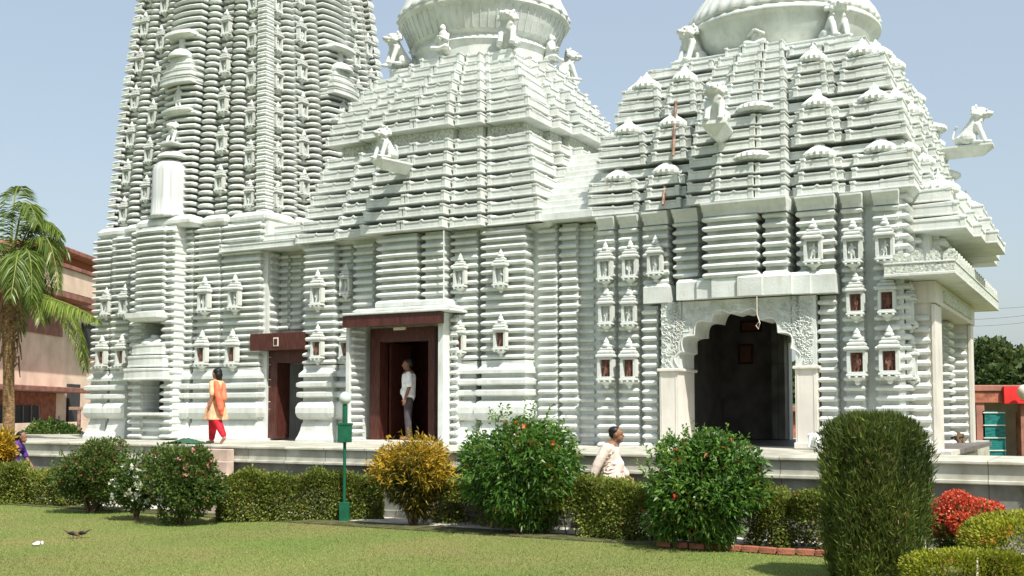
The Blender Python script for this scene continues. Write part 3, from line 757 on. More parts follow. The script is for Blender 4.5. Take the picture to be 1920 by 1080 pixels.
for (z0, caps) in ((EAVE + .002, True), (6.60, True), (7.54, True), (8.48, False)):
    for k in range(4):
        fn = (lambda f, dz: (lambda a, d, z: f(a, d, z + dz)))(smap(k), .004 * (k % 2))
        for (t0, t1, pr, _) in SEG_D:
            if abs(t0 + t1) < .01:
                continue
            mb = MB(); shrine(mb, fn, t0, t1, pr + .03, z0, 3 if caps else 1, caps, .007 * (k % 2))
            mb.build('roof_shrine', M['marble'], dance)
for (tt, y) in ((1345, 262), (1400, 270)): pass
# ribbed pads on the centre strips
for k in (0, 1):
    fn = smap(k)
    for z0 in (6.38, 7.32):
        hh = hD(z0); x, y, _ = fn(.10 * hh, hh + .12, 0); m_ = MB(); m_.lathe([(.30, z0), (.36, z0 + .05), (.34, z0 + .11), (.2, z0 + .17), (.05, z0 + .2)], x, y, 40, 20, .05); m_.build('ribbed_cap', M['marble'], dance)
ZD = 8.86
cr = MB()
cr.lathe([(1.1, ZD - .4), (1.38, ZD - .2), (1.42, ZD - .02), (1.46, ZD + .02), (1.62, ZD + .14), (1.78, ZD + .34), (1.88, ZD + .58), (1.90, ZD + .64), (1.97, ZD + .66), (1.98, ZD + .72), (1.93, ZD + .78)], n=96)
cr.build('crown_bowl', M['marble'], dance, smooth=True)
cd = MB()
cd.lathe([(1.92, ZD + .78), (1.96, ZD + .84), (1.86, ZD + 1.05), (1.62, ZD + 1.4), (1.2, ZD + 1.75), (1.15, ZD + 1.85), (1.3, ZD + 2.0), (1.2, ZD + 2.3), (.6, ZD + 2.6), (.3, ZD + 2.8), (.1, ZD + 3.4), (.01, ZD + 3.6)], n=128, ribs=42, ribd=.018)
cd.build('crown_dome', M['marble'], dance, smooth=True)
# rusty drain on the roof
for (x, y0, y1, v) in ((1262, 190, 292, -.02), (1243, 340, 384, -.22)):
    a = at_v(x, y1, v); b = at_v(x + 5, y0, v + .25); r = MB()
    r.tube([(a[0] - UD, a[1] - VD, a[2]), (b[0] - UD, b[1] - VD, b[2])], .030, 6); r.build('rusty_drain', M['rust'], dance)

# ------------------------------------------------------------------ ENTRANCE PORCH on the right end
UP, VP_ = -2.9, 3.3
porch = thing('entrance_porch', 'marble entrance porch with carved canopy slab at the right end', 'porch', b2w(UP, VP_, 0), RW)
def pb(m_, u0, u1, v0, v1, z0, z1, b=0): m_.box(u0 - UP, u1 - UP, v0 - VP_, v1 - VP_, z0, z1, b)
pv0, pv1, pu1 = .45, 6.2, -2.63
CZ = 4.12
for (va, vb) in ((pv0, pv0 + .9), (pv1 - .55, pv1)):
    m_ = MB(); pb(m_, -3.2, pu1 - .06, va + .03, vb, .4, CZ - .1); pb(m_, pu1 - .055, pu1, va, vb - .1, .4, CZ - .4, .006); m_.build('pier', M['marble_warm'], porch)
    m_ = MB(); strip(m_, lambda a, d, z: (a, -d, z), -3.16 - UP, pu1 - .075 - UP, VP_ - va - .03, VP_ - va + .07, (P + .1 if va < 1 else .8), CZ - .5, pitch=.19); m_.build('pier_moulding', M['marble'], porch)
m_ = MB(); pb(m_, -3.2, pu1 + .02, pv0 - .02, pv1 + .02, CZ - .38, CZ - .004, .01); m_.build('lintel', M['marble_warm'], porch)
m_ = MB(); pb(m_, -3.05, pu1 + .06, pv0 + .9, pv1 - .7, CZ - .3, CZ - .1, .01); m_.build('lintel_carving', M['carved'], porch)
m_ = MB(); pb(m_, -3.3, -2.20, -.35, 7.2, CZ, CZ + .05, .008); m_.build('canopy_slab', M['marble'], porch)
m_ = MB(); pb(m_, -3.3, -2.215, -.335, 7.18, CZ + .05, CZ + .20, .005); m_.build('canopy_frieze', M['carved'], porch)
m_ = MB(); pb(m_, -3.3, -2.20, -.35, 7.2, CZ + .20, CZ + .23, .006); m_.build('canopy_slab', M['marble'], porch)
def crest(m_, fn, a, w, h, z):
    n = 8; rings = []
    for d in (0, .035):
        ring = [fn(a - w / 2, d, z)]
        for i in range(n + 1):
            t = i / n * PI; ring.append(fn(a - w / 2 * math.cos(t), d, z + h * (.45 + .55 * math.sin(t)) + (.03 if i == n // 2 else 0)))
        ring.append(fn(a + w / 2, d, z)); rings.append(ring)
    m_.loft(rings)
    m_.lathe([(w * .2, 0), (w * .1, .03)], 0, 0, 6) if False else None
for i in range(4):
    m_ = MB(); a = -3.15 + .26 * i; crest(m_, lambda a_, d, z: (a_ - UP, -.33 + d - VP_, z), a + .1, .22, .17, CZ + .23); m_.build('crest', M['carved'], porch)
for i in range(22):
    m_ = MB(); a = -.15 + .34 * i; crest(m_, lambda a_, d, z: (-2.22 - d - UP, a_ - VP_, z), a, .30, .17, CZ + .23); m_.build('crest', M['carved'], porch)
# upper wall and stepped roof of the porch
m_ = MB(); pb(m_, -3.3, -2.75, .9, 5.7, CZ + .2, 5.1); m_.build('wall', M['marble'], porch)
for j in range(8):
    m_ = MB(); v = 1.25 + .58 * j; strip(m_, lambda a, d, z: (d, a, z), v - VP_, v + .4 - VP_, -2.8 - UP, -2.52 - UP, CZ + .24, 5.05, pitch=.2); m_.build('pilaster', M['marble'], porch)
for j, (za, of) in enumerate(((4.98, 0), (5.24, .12), (5.50, .24))):
    m_ = MB()
    cushion(m_, lambda a, d, z: (a, -d, z), -3.35 - UP, -2.12 - of - UP, -1.0, VP_ - .55 - of * .6, za + .004, za + .204, TIER, lift=.02)
    for (v0, v1, pr) in ((.56, 1.6, 0), (1.65, 2.5, .12), (2.55, 4.3, .3), (4.35, 5.2, .12), (5.25, 6.1, 0)):
        cushion(m_, lambda a, d, z: (d, a, z), v0 + of * .5 - VP_, v1 - VP_, -.6, -2.118 - of + pr - UP, za, za + .2, TIER, lift=.04, mid=True)
    m_.build('roof_tier', M['marble'], porch)
for (u, v, r) in ((-2.62, 1.15, .34), (-2.50, 2.2, .26), (-2.42, 3.4, .3), (-2.5, 4.6, .26), (-2.62, 5.6, .3)):
    m_ = MB(); m_.lathe([(r * .8, 5.70), (r, 5.73), (r * 1.03, 5.79), (r * .9, 5.85), (r * .55, 5.92), (r * .3, 5.95), (r * .3, 6.0), (r * .12, 6.04), (.01, 6.16)], u - UP, v - VP_, 36, 18, .05); m_.build('ribbed_cap', M['marble'], porch)
m_ = MB(); pb(m_, -3.1, pu1 + .03, pv0 + .3, pv1 - .3, .4, 1.06, .01); m_.build('threshold', M['marble_warm'], porch)

# ------------------------------------------------------------------ THE TOWER
UT, VT = -20.0, 3.0
tower = thing('temple_tower', 'tall curved marble temple spire covered in rounded mouldings and tiny niches', 'temple tower', b2w(UT, VT, 0), RW)
TB = Zv(400, 420, 0.0)      # top of the tower's base walls
mb = MB(); mb.box(-2.7, 2.86, -2.75, 2.75, P, TB); mb.build('wall', M['marble'], tower)
def ts(x0, x1, fr, **kw): return fstrip(tower, UT, x0, x1, fr, back=.30, heavy=True, z1=TB, **kw)
ts(168, 201, .12); ts(204, 238, .02); ts(320, 355, .0); ts(359, 407, .04); ts(411, 484, .06)
mb = MB(); a0, a1 = Uv(262, -.45) - UT, Uv(317, -.45) - UT
# central projection: pilaster flanks, hollow niche, shrine roof
rz0 = Zv(290, 775, -.4); rz1 = Zv(290, 712, -.4)
for (x0, x1) in ((240, 263), (299, 319)):
    m_ = MB(); q0, q1 = Uv(x0, -.42) - UT, Uv(x1, -.42) - UT
    strip(m_, f0, q0, q1, 2.7, VT + .42, P + .04, TB, arc=.0); m_.build('pilaster', M['marble'], tower)
m_ = MB(); q0, q1 = Uv(255, -.42) - UT, Uv(305, -.42) - UT
strip(m_, f0, q0, q1, 2.7, VT + .34, P, rz0 - .05); cushion(m_, f0, q0 - .1, q1 + .15, 2.7, VT + .52, rz0 - .06, rz0 + .02, [(0, .02), (.3, 0), (1, .01)]); m_.build('pilaster', M['marble'], tower); m_ = MB()
strip(m_, f0, q0, q1 + .02, 2.7, VT + .50, Zv(290, 590, -.4), TB, arc=.02, nseg=3); m_.build('pilaster', M['marble'], tower)
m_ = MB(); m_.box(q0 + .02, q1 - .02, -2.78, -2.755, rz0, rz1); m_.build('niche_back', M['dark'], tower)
m_ = MB()
for j, (ya, yb, e) in enumerate(((712, 690, .22), (688, 666, .14), (664, 644, .06))):
    cushion(m_, f0, q0 - e, q1 + e, 2.7, VT + .62 - .05 * j, Zv(285, ya, -.6), Zv(285, yb, -.6), TIER, arc=.06, nseg=6)
x, y = (q0 + q1) / 2, -VT - .25; zt_ = Zv(285, 646, -.5)
m_.lathe([(.34, zt_), (.34, zt_ + .05), (.25, zt_ + .14), (.12, zt_ + .18), (.1, zt_ + .24)], x, y, 20)
cushion(m_, f0, q0 - .05, q1 + .1, 2.7, VT + .75, Zv(285, 602, -.6), Zv(285, 586, -.6), [(0, .12), (.4, 0), (1, 0)], arc=.04, nseg=6)
m_.build('niche_roof', M['marble'], tower)
for (a, b) in ((-2.68, -2.42), (-2.36, -2.14)):
    m_ = MB(); strip(m_, smap(1), a, b, 2.8, 2.93, P, TB - .5); m_.build('pilaster', M['marble'], tower)
# rim where spire meets base
m_ = MB()
for k in range(4):
    for (t0, t1, pr) in ((-1, -.62, 0), (-.6, -.34, .12), (-.32, .32, .45), (.34, .6, .12), (.62, 1, 0)):
        cushion(m_, smap(k), t0 * 2.8, t1 * 2.8 - .006 * (k % 2), 2.3, 2.84 + pr - .005 * (k % 2), TB - .02, TB + .24, [(0, .1), (.3, 0), (.6, 0), (1, .10)], arc=.03, nseg=4)
m_.build('cornice', M['marble'], tower)
for (x, y0, y1, src) in ((195, 538, 600, NW), (230, 532, 600, NW), (187, 628, 698, NR), (224, 626, 698, NR), (380, 517, 595, NW), (437, 513, 590, NW), (375, 618, 696, NR), (432, 616, 696, NR)):
    v = -.02 if x > 200 else .08
    a = at_v(x, y1, v - .1); b = at_v(x, y0, v - .1)
    put_niche(src, tower, (a[0] - UT, v + .02 - VT, a[2]), 0, b[2] - a[2])
# ---- the curved spire
ZTOP = 18.5
def hT(z):
    f = (z - TB) / (ZTOP - TB); return 2.66 - .95 * f ** 1.25 - .35 * f ** 4
m_ = MB()
n = 14; rings = []
for i in range(n + 1):
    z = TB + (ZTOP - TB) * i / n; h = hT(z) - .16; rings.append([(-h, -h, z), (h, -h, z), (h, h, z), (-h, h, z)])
m_.loft(rings); m_.build('spire_core', M['gap_shade'], tower)
NICHE_T = (-.80, -.475, .475, .80)
SEG_T = [(-1.0, -.885, .03, .02), (-.855, -.745, -.05, .0), (-.715, -.575, .06, .07), (-.545, -.41, .03, .0), (-.38, -.245, .17, .07), (-.215, .215, .33, .10), (.245, .38, .17, .07), (.41, .545, .03, .0), (.575, .715, .06, .07), (.745, .855, -.05, .0), (.885, 1.0, .03, .02)]
rowp = .162
nrow = int((13.6 - TB - .22) / rowp)
for k in (0, 1, 2, 3):
    fn = smap(k); step = 1 if k < 2 else 2
    for (t0, t1, pr, arc) in SEG_T:
        m_ = MB(); zo = random.uniform(0, rowp) * .9
        for i in range(0, nrow, step):
            z = TB + .22 + zo + i * rowp; h = hT(z); e = .006 * (k % 2)
            a0_, a1_ = t0 * h, t1 * h
            if t1 >= .999: a1_ = h + pr - e
            if t0 <= -.999: a0_ = -h - pr + e
            cushion(m_, fn, a0_, a1_, h - .25, h + pr - e + random.uniform(-.006, .006), z, z + rowp * .62 * step, CUSH, arc, 6 if arc > .03 else 2, ks=.5)
        m_.build('spire_rib', M['marble'], tower)
# columns of little niches on the spire
cntn = 0
for k in (0, 1):
    fn = smap(k)
    for t in NICHE_T:
        for j in range(7 if k == 0 or t < 0 else 6):
            z = TB + .30 + j * .98 + (.45 if abs(t) < .6 else 0); h = hT(z)
            x, y, _ = fn(t * h, h + (-.0 if abs(t) > .6 else .10) - .12, 0)
            put_niche(NW, tower, (x, y, z), 0 if k == 0 else PI / 2, .78, 1.0); cntn += 1
# large smooth shrine niches on the two visible centre strips
for k in (0, 1):
    fn = smap(k)
    z = TB + .24
    x, y, _ = fn(-.08, hT(z) + .30, 0)
    m_ = MB(); m_.lathe([(.47, z), (.52, z + .03), (.475, z + .08), (.46, z + .5), (.45, z + 1.15), (.43, z + 1.24), (.37, z + 1.34), (.28, z + 1.42)], x, y, 28); m_.build('shrine_drum', M['marble_panel'], tower, smooth=True)
    m_ = MB(); m_.lathe([(.36, z + 1.47), (.39, z + 1.50), (.36, z + 1.56), (.22, z + 1.64), (.10, z + 1.68), (.02, z + 1.72)], x + (.05 if k == 0 else 0), y, 28); m_.build('shrine_cap', M['marble'], tower, smooth=False)
    zb_ = z + 1.78
    h = hT(zb_)
    m_ = MB()
    cushion(m_, fn, -.26, .26, h, h + .72, zb_, zb_ + .06, [(0, .15), (.4, 0), (1, 0)]); m_.build('lion_ledge', M['marble'], tower)
    zc_ = zb_ + .78; m_ = MB(); h = hT(zc_)
    cushion(m_, fn, -.46, .46, h, h + .46, zc_, zc_ + .16, [(0, .35), (.4, .12), (.7, 0), (1, 0)], arc=.1, nseg=8); m_.build('shrine_ledge', M['marble'], tower)
    zf = zc_ + .17; x, y, _ = fn(0, h + .34, 0)
    f = FIG.copy(); C.objects.link(f); f.parent = tower; f.location = (x, y, zf); f.scale = (.6, .6, .62); f.rotation_euler = (0, 0, 0 if k == 0 else PI / 2)
    m_ = MB(); h = hT(zf)
    for j, (e, dz) in enumerate(((.52, .62), (.48, .82), (.42, 1.0), (.34, 1.16))):
        cushion(m_, fn, -e, e, h - .1, h + .50 - .05 * j, zf + dz, zf + dz + .15, TIER, arc=.08, nseg=8)
    x, y, _ = fn(0, h + .25, 0)
    m_.lathe([(.34, zf + 1.31), (.34, zf + 1.36), (.2, zf + 1.5), (.09, zf + 1.55), (.08, zf + 1.8)], x, y, 20)
    cushion(m_, fn, -.44, .44, h - .2, h + .45, zf + 1.80, zf + 1.95, [(0, .25), (.4, .0), (1, .02)], arc=.08, nseg=8)
    m_.build('shrine_roof', M['marble'], tower)
m_ = MB(); zt_ = ZTOP; m_.lathe([(1.1, zt_ - .1), (1.1, zt_ + .3), (1.6, zt_ + .5), (1.8, zt_ + .8), (1.6, zt_ + 1.1), (1.0, zt_ + 1.3), (.5, zt_ + 1.6), (.1, zt_ + 2.4)], n=64, ribs=32, ribd=.03); m_.build('crown_dome', M['marble'], tower, smooth=True)

# ------------------------------------------------------------------ statues on the roofs
def statue(src, label, u, v, z, rz, s, base=None, name='lion_statue', cat='statue', group='stone statues on the temple roofs'):
    t = thing(name, label, cat, b2w(u, v, z), RW + rz, group)
    b = src.copy(); C.objects.link(b); b.parent = t; b.name = 'body'; b.scale = (s * (1.25 if src is LION else 1.1), s * 1.15, s)
    if base:
        w, l, hh, bk = base
        m_ = MB(); rg = lambda i, zz: [(-w + i, -l + i, zz), (w - i, -l + i, zz), (w - i, bk, zz), (-w + i, bk, zz)]
        m_.loft([rg(.18, -hh - .16), rg(.02, -hh), rg(0, -hh + .02), rg(0, 0.0)]); m_.build('ledge', M['marble'], t)
    return t
# bracket lions
a = at_v(722, 300, -.75); statue(LION, 'stone lion with raised paw on middle hall roof face', a[0], a[1], a[2], -.25, .66, (.19, .24, .06, .6))
a = at_v(1342, 232, -.6); statue(LION, 'stone lion on scalloped ledge on the front of right hall roof', a[0], a[1], a[2], .15, .72, (.22, .27, .08, .6))
a = at_v(1826, 274, 3.0); statue(LION, 'stone lion sitting on a ledge against the sky at far right', a[0], a[1], a[2], PI / 2, .74, (.18, .34, .05, 1.3))
hz_ = TB + .24 + 1.85
statue(LION, 'stone lion above the smooth drum on the tower front', UT - .05, VT - hT(hz_) - .36, hz_, 0, .55)
statue(LION, 'stone lion on the tower side facing the middle hall', UT + hT(hz_) + .36, VT, hz_, PI / 2, .55)
# corner lions and seated figures round the crowns
def ring_statues(uc, hh, zz, s, nm, items):
    for (src, du, dv, rz, lab) in items:
        statue(src, lab, uc + du * hh, 3.0 + dv * hh, zz, rz, s if src is LION else s * .82, None, 'lion_statue' if src is LION else 'seated_statue')
ring_statues(UM, 1.47, ZT - .05, .80, 'middle', [
    (LION, 1, -1, .35, 'stone lion at front corner under the middle hall crown'),
    (SEAT, .0, -1.22, 0, 'seated stone figure on the front edge under middle hall crown'),
    (LION, -1, -1, -.5, 'stone lion at left corner under the middle hall crown'),
    (SEAT, 1.22, 0, PI / 2, 'seated stone figure on the right edge under middle hall crown'),
    (LION, 1, 1, PI / 2 + .6, 'stone lion at rear right corner under the middle hall crown')])
ring_statues(UD, 1.42, 8.86, .78, 'right', [
    (LION, 1, -1, .75, 'stone lion at front corner under the right hall crown'),
    (SEAT, .0, -1.2, 0, 'seated stone figure on the front edge under right hall crown'),
    (LION, -1, -1, -.5, 'stone lion at left corner under the right hall crown'),
    (SEAT, 1.15, 0, PI / 2, 'seated stone figure on the right edge under right hall crown'),
    (LION, 1, 1, PI / 2 + .6, 'stone lion at rear right corner under the right hall crown')])
for (x, y, v, nm) in ((1535, 853, -.35, 'small white stone elephant beside the right arch pier'),):
    a = at_v(x, y, v); e = MB()
    e.ball((0, 0, .16), (.09, .14, .10)); e.ball((0, -.15, .22), (.06, .07, .07)); e.capsule((0, -.20, .2), (0, -.24, .05), .03, .02)
    for sx in (-1, 1):
        for sy in (-.09, .09): e.capsule((sx * .055, sy, .14), (sx * .055, sy, .03), .035, .03)
        e.ball((sx * .07, -.14, .23), (.015, .05, .055))
    t = thing('elephant_statue', nm, 'statue', b2w(a[0], a[1], P + .03), RW - .5)
    o = e.build('body', M['marble_smooth'], t); bake(o, .012, 2)
a = at_v(1803, 838, 4.6)
t = thing('idol_statue', 'small dark brown seated idol on the porch sill at right', 'statue', b2w(pu1 - .28, pv1 - .80, 1.10), RW)
g = MB(); g.ball((0, 0, .15), (.17, .14, .15)); g.ball((0, -.02, .38), (.11, .1, .11)); g.capsule((0, -.1, .36), (.05, -.16, .18), .04, .03)
for s in (-1, 1): g.ball((s * .13, 0, .38), (.05, .02, .07)); g.capsule((s * .14, 0, .26), (s * .16, -.12, .18), .045, .035); g.ball((s * .13, -.1, .06), (.1, .12, .06))
o = g.build('body', M['bark'], t); bake(o, .015, 2); t.scale = (.8, .8, .8)
g = MB(); g.box(-.24, .24, -.22, .18, -.038, .01, .01); g.build('base', M['marble_warm'], t)
# cord hanging in the arch
a = at_v(1419, 556, -.5); b_ = at_v(1421, 606, -.5)
t = thing('hanging_cord', 'thin white cord hanging from the beam in the arch', 'cord', b2w(a[0], a[1], b_[2] - .1), RW)
g = MB(); L_ = a[2] - b_[2] + .1
g.tube([(0, 0, L_), (0, 0, .25), (.05, 0, .10), (.02, 0, .0), (-.02, 0, .06), (.03, 0, .12)], .008, 6); g.build('cord', M['cream'], t)
for (x, y, w, hh, nm) in ((1398, 664, .18, .24, 'dark framed picture lower on the wall inside the arch'), (1408, 612, .26, .14, 'dark framed picture higher on the wall inside the arch')):
    a = at_v(x, y, 6.06)
    t = thing('framed_picture', nm, 'picture', b2w(a[0], 6.09, a[2]), RW, 'pictures inside the arch')
    g = MB(); g.box(-w, w, -.03, 0, -hh, hh, .01); g.build('frame', M['wood'], t); g = MB(); g.box(-w + .05, w - .05, -.036, -.031, -hh + .05, hh - .05); g.build('picture_face', M['redpanel'], t)

# ------------------------------------------------------------------ ground, platform, path
def ground():
    m = bpy.data.materials.new('lawn'); m.use_nodes = True; N = m.node_tree.nodes; L = m.node_tree.links
    b = N['Principled BSDF']; b.inputs['Roughness'].default_value = .9; b.inputs['Specular IOR Level'].default_value = .1
    tc = N.new('ShaderNodeTexCoord')
    n1 = N.new('ShaderNodeTexNoise'); n1.inputs['Scale'].default_value = .45; n1.inputs['Detail'].default_value = 5
    n2 = N.new('ShaderNodeTexNoise'); n2.inputs['Scale'].default_value = 22; n2.inputs['Detail'].default_value = 8
    L.new(tc.outputs['Object'], n1.inputs['Vector']); L.new(tc.outputs['Object'], n2.inputs['Vector'])
    r1 = N.new('ShaderNodeValToRGB'); e = r1.color_ramp.elements; e[0].position = .35; e[0].color = (.14, .20, .05, 1); e[1].position = .68; e[1].color = (.215, .195, .080, 1)
    r2 = N.new('ShaderNodeValToRGB'); e = r2.color_ramp.elements; e[0].position = .3; e[0].color = (.6, .6, .6, 1); e[1].position = .7; e[1].color = (1.15, 1.15, 1.15, 1)
    L.new(n1.outputs[0], r1.inputs[0]); L.new(n2.outputs[0], r2.inputs[0])
    mx = N.new('ShaderNodeMix'); mx.data_type = 'RGBA'; mx.blend_type = 'MULTIPLY'; mx.inputs['Factor'].default_value = 1
    L.new(r1.outputs[0], mx.inputs['A']); L.new(r2.outputs[0], mx.inputs['B']); L.new(mx.outputs['Result'], b.inputs['Base Color'])
    bp = N.new('ShaderNodeBump'); bp.inputs['Strength'].default_value = .8; bp.inputs['Distance'].default_value = .03
    L.new(n2.outputs[0], bp.inputs['Height']); L.new(bp.outputs[0], b.inputs['Normal'])
    return m
M['lawn'] = ground()
g = MB(); g.add([(-400, -50, 0), (400, -50, 0), (400, 900, 0), (-400, 900, 0)], [(0, 1, 2, 3)])
tag(g.build('ground', M['lawn']), kind='structure')
def slab(name, u0, u1, v0, v1, z0, z1, m, kind='structure', bev=0):
    g = MB(); g.box(u0, u1, v0, v1, z0, z1, bev); o = g.build(name, m); o.location = b2w(0, 0, 0); o.rotation_euler = (0, 0, RW)
    if kind: tag(o, kind=kind)
    return o
slab('path', -45, 12, -3.75, -2.6, -.2, .012, M['concrete'])
slab('flower_bed', -45, 12, -4.40, -3.75, -.2, .020, M['soil'])
PV = -2.85
plat = thing('temple_platform', 'long low marble platform the whole temple stands on', 'platform', b2w(-12, PV, 0), RW)
def pp_(name, u0, u1, v0, v1, z0, z1, m, bev=0):
    g = MB(); g.box(u0 + 12, u1 + 12, v0 - PV, v1 - PV, z0, z1, bev); return g.build(name, m, plat)
pp_('floor', -42, -2.64, 1.0, 9, .5, P, M['plinth'])
pp_('edge_slab', -42, -2.5, PV - .03, .999, P - .048, P, M['plinth'], .01); pp_('edge_slab', -2.499, 9, PV - .03, -.8, P - .048, P, M['plinth'], .01)
pp_('fascia', -42, 9, PV + .03, PV + .2, P - .26, P - .049, M['plinth'], .0)
pp_('ledge', -42, 9, PV - .02, PV + .2, P - .32, P - .262, M['plinth'], .012)
pp_('plinth_wall', -42, 9, PV + .07, PV + .4, .14, P - .321, M['plinth_grey'])
pp_('plinth_foot', -42, 9, PV - .02, PV + .4, 0, .139, M['plinth_grey'], .01)
# steps up to the platform
s0, s1 = Uv(404, PV - .2, 870), Uv(474, PV - .2, 870)
st = thing('stone_steps', 'short flight of pinkish stone steps up to the platform', 'steps', b2w(s0, PV - .05, 0), RW)
for i in range(5):
    g = MB(); zt_ = P - .06 - .23 * i; g.box(-.35, (s1 - s0) * .35 + .17 * i, -.19 * (i + 1), -.002 - .19 * i if i else .0 - .002, 0, zt_, .012); g.build('step', M['step_stone'], st)

# ------------------------------------------------------------------ foliage
def leaf_object(name, P_, D_, Lg, W, tone, m, parent=None, fold=.25, curl=0.0):
    n = len(P_)
    P_ = np.asarray(P_, float); D_ = np.asarray(D_, float); D_ /= np.linalg.norm(D_, axis=1, keepdims=True) + 1e-9
    r = rng.normal(size=(n, 3)); S = np.cross(D_, r); S /= np.linalg.norm(S, axis=1, keepdims=True) + 1e-9
    Nn = np.cross(D_, S)
    Lg = np.broadcast_to(Lg, (n,))[:, None]; W = np.broadcast_to(W, (n,))[:, None]
    v = np.empty((n, 4, 3))
    v[:, 0] = P_; v[:, 1] = P_ + D_ * Lg * .45 + S * W * .5 + Nn * W * fold; v[:, 2] = P_ + D_ * Lg - np.array([0, 0, 1.]) * Lg * curl; v[:, 3] = P_ + D_ * Lg * .45 - S * W * .5 + Nn * W * fold
    me = bpy.data.meshes.new(name); me.vertices.add(4 * n); me.vertices.foreach_set('co', v.ravel())
    me.loops.add(4 * n); me.loops.foreach_set('vertex_index', np.arange(4 * n, dtype=np.int32))
    me.polygons.add(n); me.polygons.foreach_set('loop_start', np.arange(0, 4 * n, 4, dtype=np.int32))
    at = me.attributes.new('tone', 'FLOAT', 'FACE'); at.data.foreach_set('value', np.clip(tone, 0, 1).astype(np.float32))
    me.materials.append(m); me.update(calc_edges=True)
    o = bpy.data.objects.new(name, me); C.objects.link(o)
    if parent: o.parent = parent
    return o
def clumpy(pts, k, seed, amp=.25):
    r = np.random.default_rng(seed); c = pts[r.integers(0, len(pts), k)]; w = r.normal(size=k)
    d = np.linalg.norm(pts[:, None, :] - c[None], axis=2) ; s = d.mean() * .35
    g = np.exp(-(d / s) ** 2); return amp * (g @ w) / (g.sum(1) + .3)
def blob_points(n, w, dpt, h, z0, seed, flat=1.0, shell=.55, bumps=14, bamp=.14, power=2.0):
    r = np.random.default_rng(seed)
    d = r.normal(size=(n, 3)); d /= np.linalg.norm(d, axis=1, keepdims=True)
    bc = r.normal(size=(bumps, 3)); bc /= np.linalg.norm(bc, axis=1, keepdims=True)
    bw = r.uniform(-.6, 1, bumps)
    bu = 1 + bamp * (np.exp(-((d[:, None] - bc[None]) ** 2).sum(2) / .10) @ bw)
    rad = (shell + (1 - shell) * r.random(n) ** .5) * bu
    q = np.sign(d) * np.abs(d) ** (2 / power)
    nn = (np.abs(q) ** power).sum(1) ** (1 / power); q = q / nn[:, None]
    p = q * rad[:, None] * np.array([w / 2, dpt / 2, h / 2]); p[:, 2] += z0 + h / 2
    return p, d
def lobed_points(n, w, dpt, h, z0, seed, k=16, size=.42):
    r = np.random.default_rng(seed); P_, N_ = [], []
    d = r.normal(size=(k, 3)); d /= np.linalg.norm(d, axis=1, keepdims=True)
    for i in range(k):
        c = d[i] * (1 - size) * r.uniform(.72, 1.12); s_ = size * r.uniform(.65, 1.15); m_ = int(n / k * (s_ / size) ** 1.5)
        e = r.normal(size=(m_, 3)); e /= np.linalg.norm(e, axis=1, keepdims=True)
        q = c + e * s_ * (.55 + .45 * r.random(m_)[:, None] ** .6); P_.append(q); N_.append(e * .6 + d[i] * .4 + 0 * q)
    e = r.normal(size=(n // 4, 3)); e /= np.linalg.norm(e, axis=1, keepdims=True); P_.append(e * .75 * r.random(n // 4)[:, None] ** .5); N_.append(e)
    P_ = np.concatenate(P_); N_ = np.concatenate(N_)
    P_ = P_ * np.array([w * .57, dpt * .57, h * .54]); P_[:, 2] += z0 + h * .5
    k_ = P_[:, 2] > .03; return P_[k_], N_[k_]
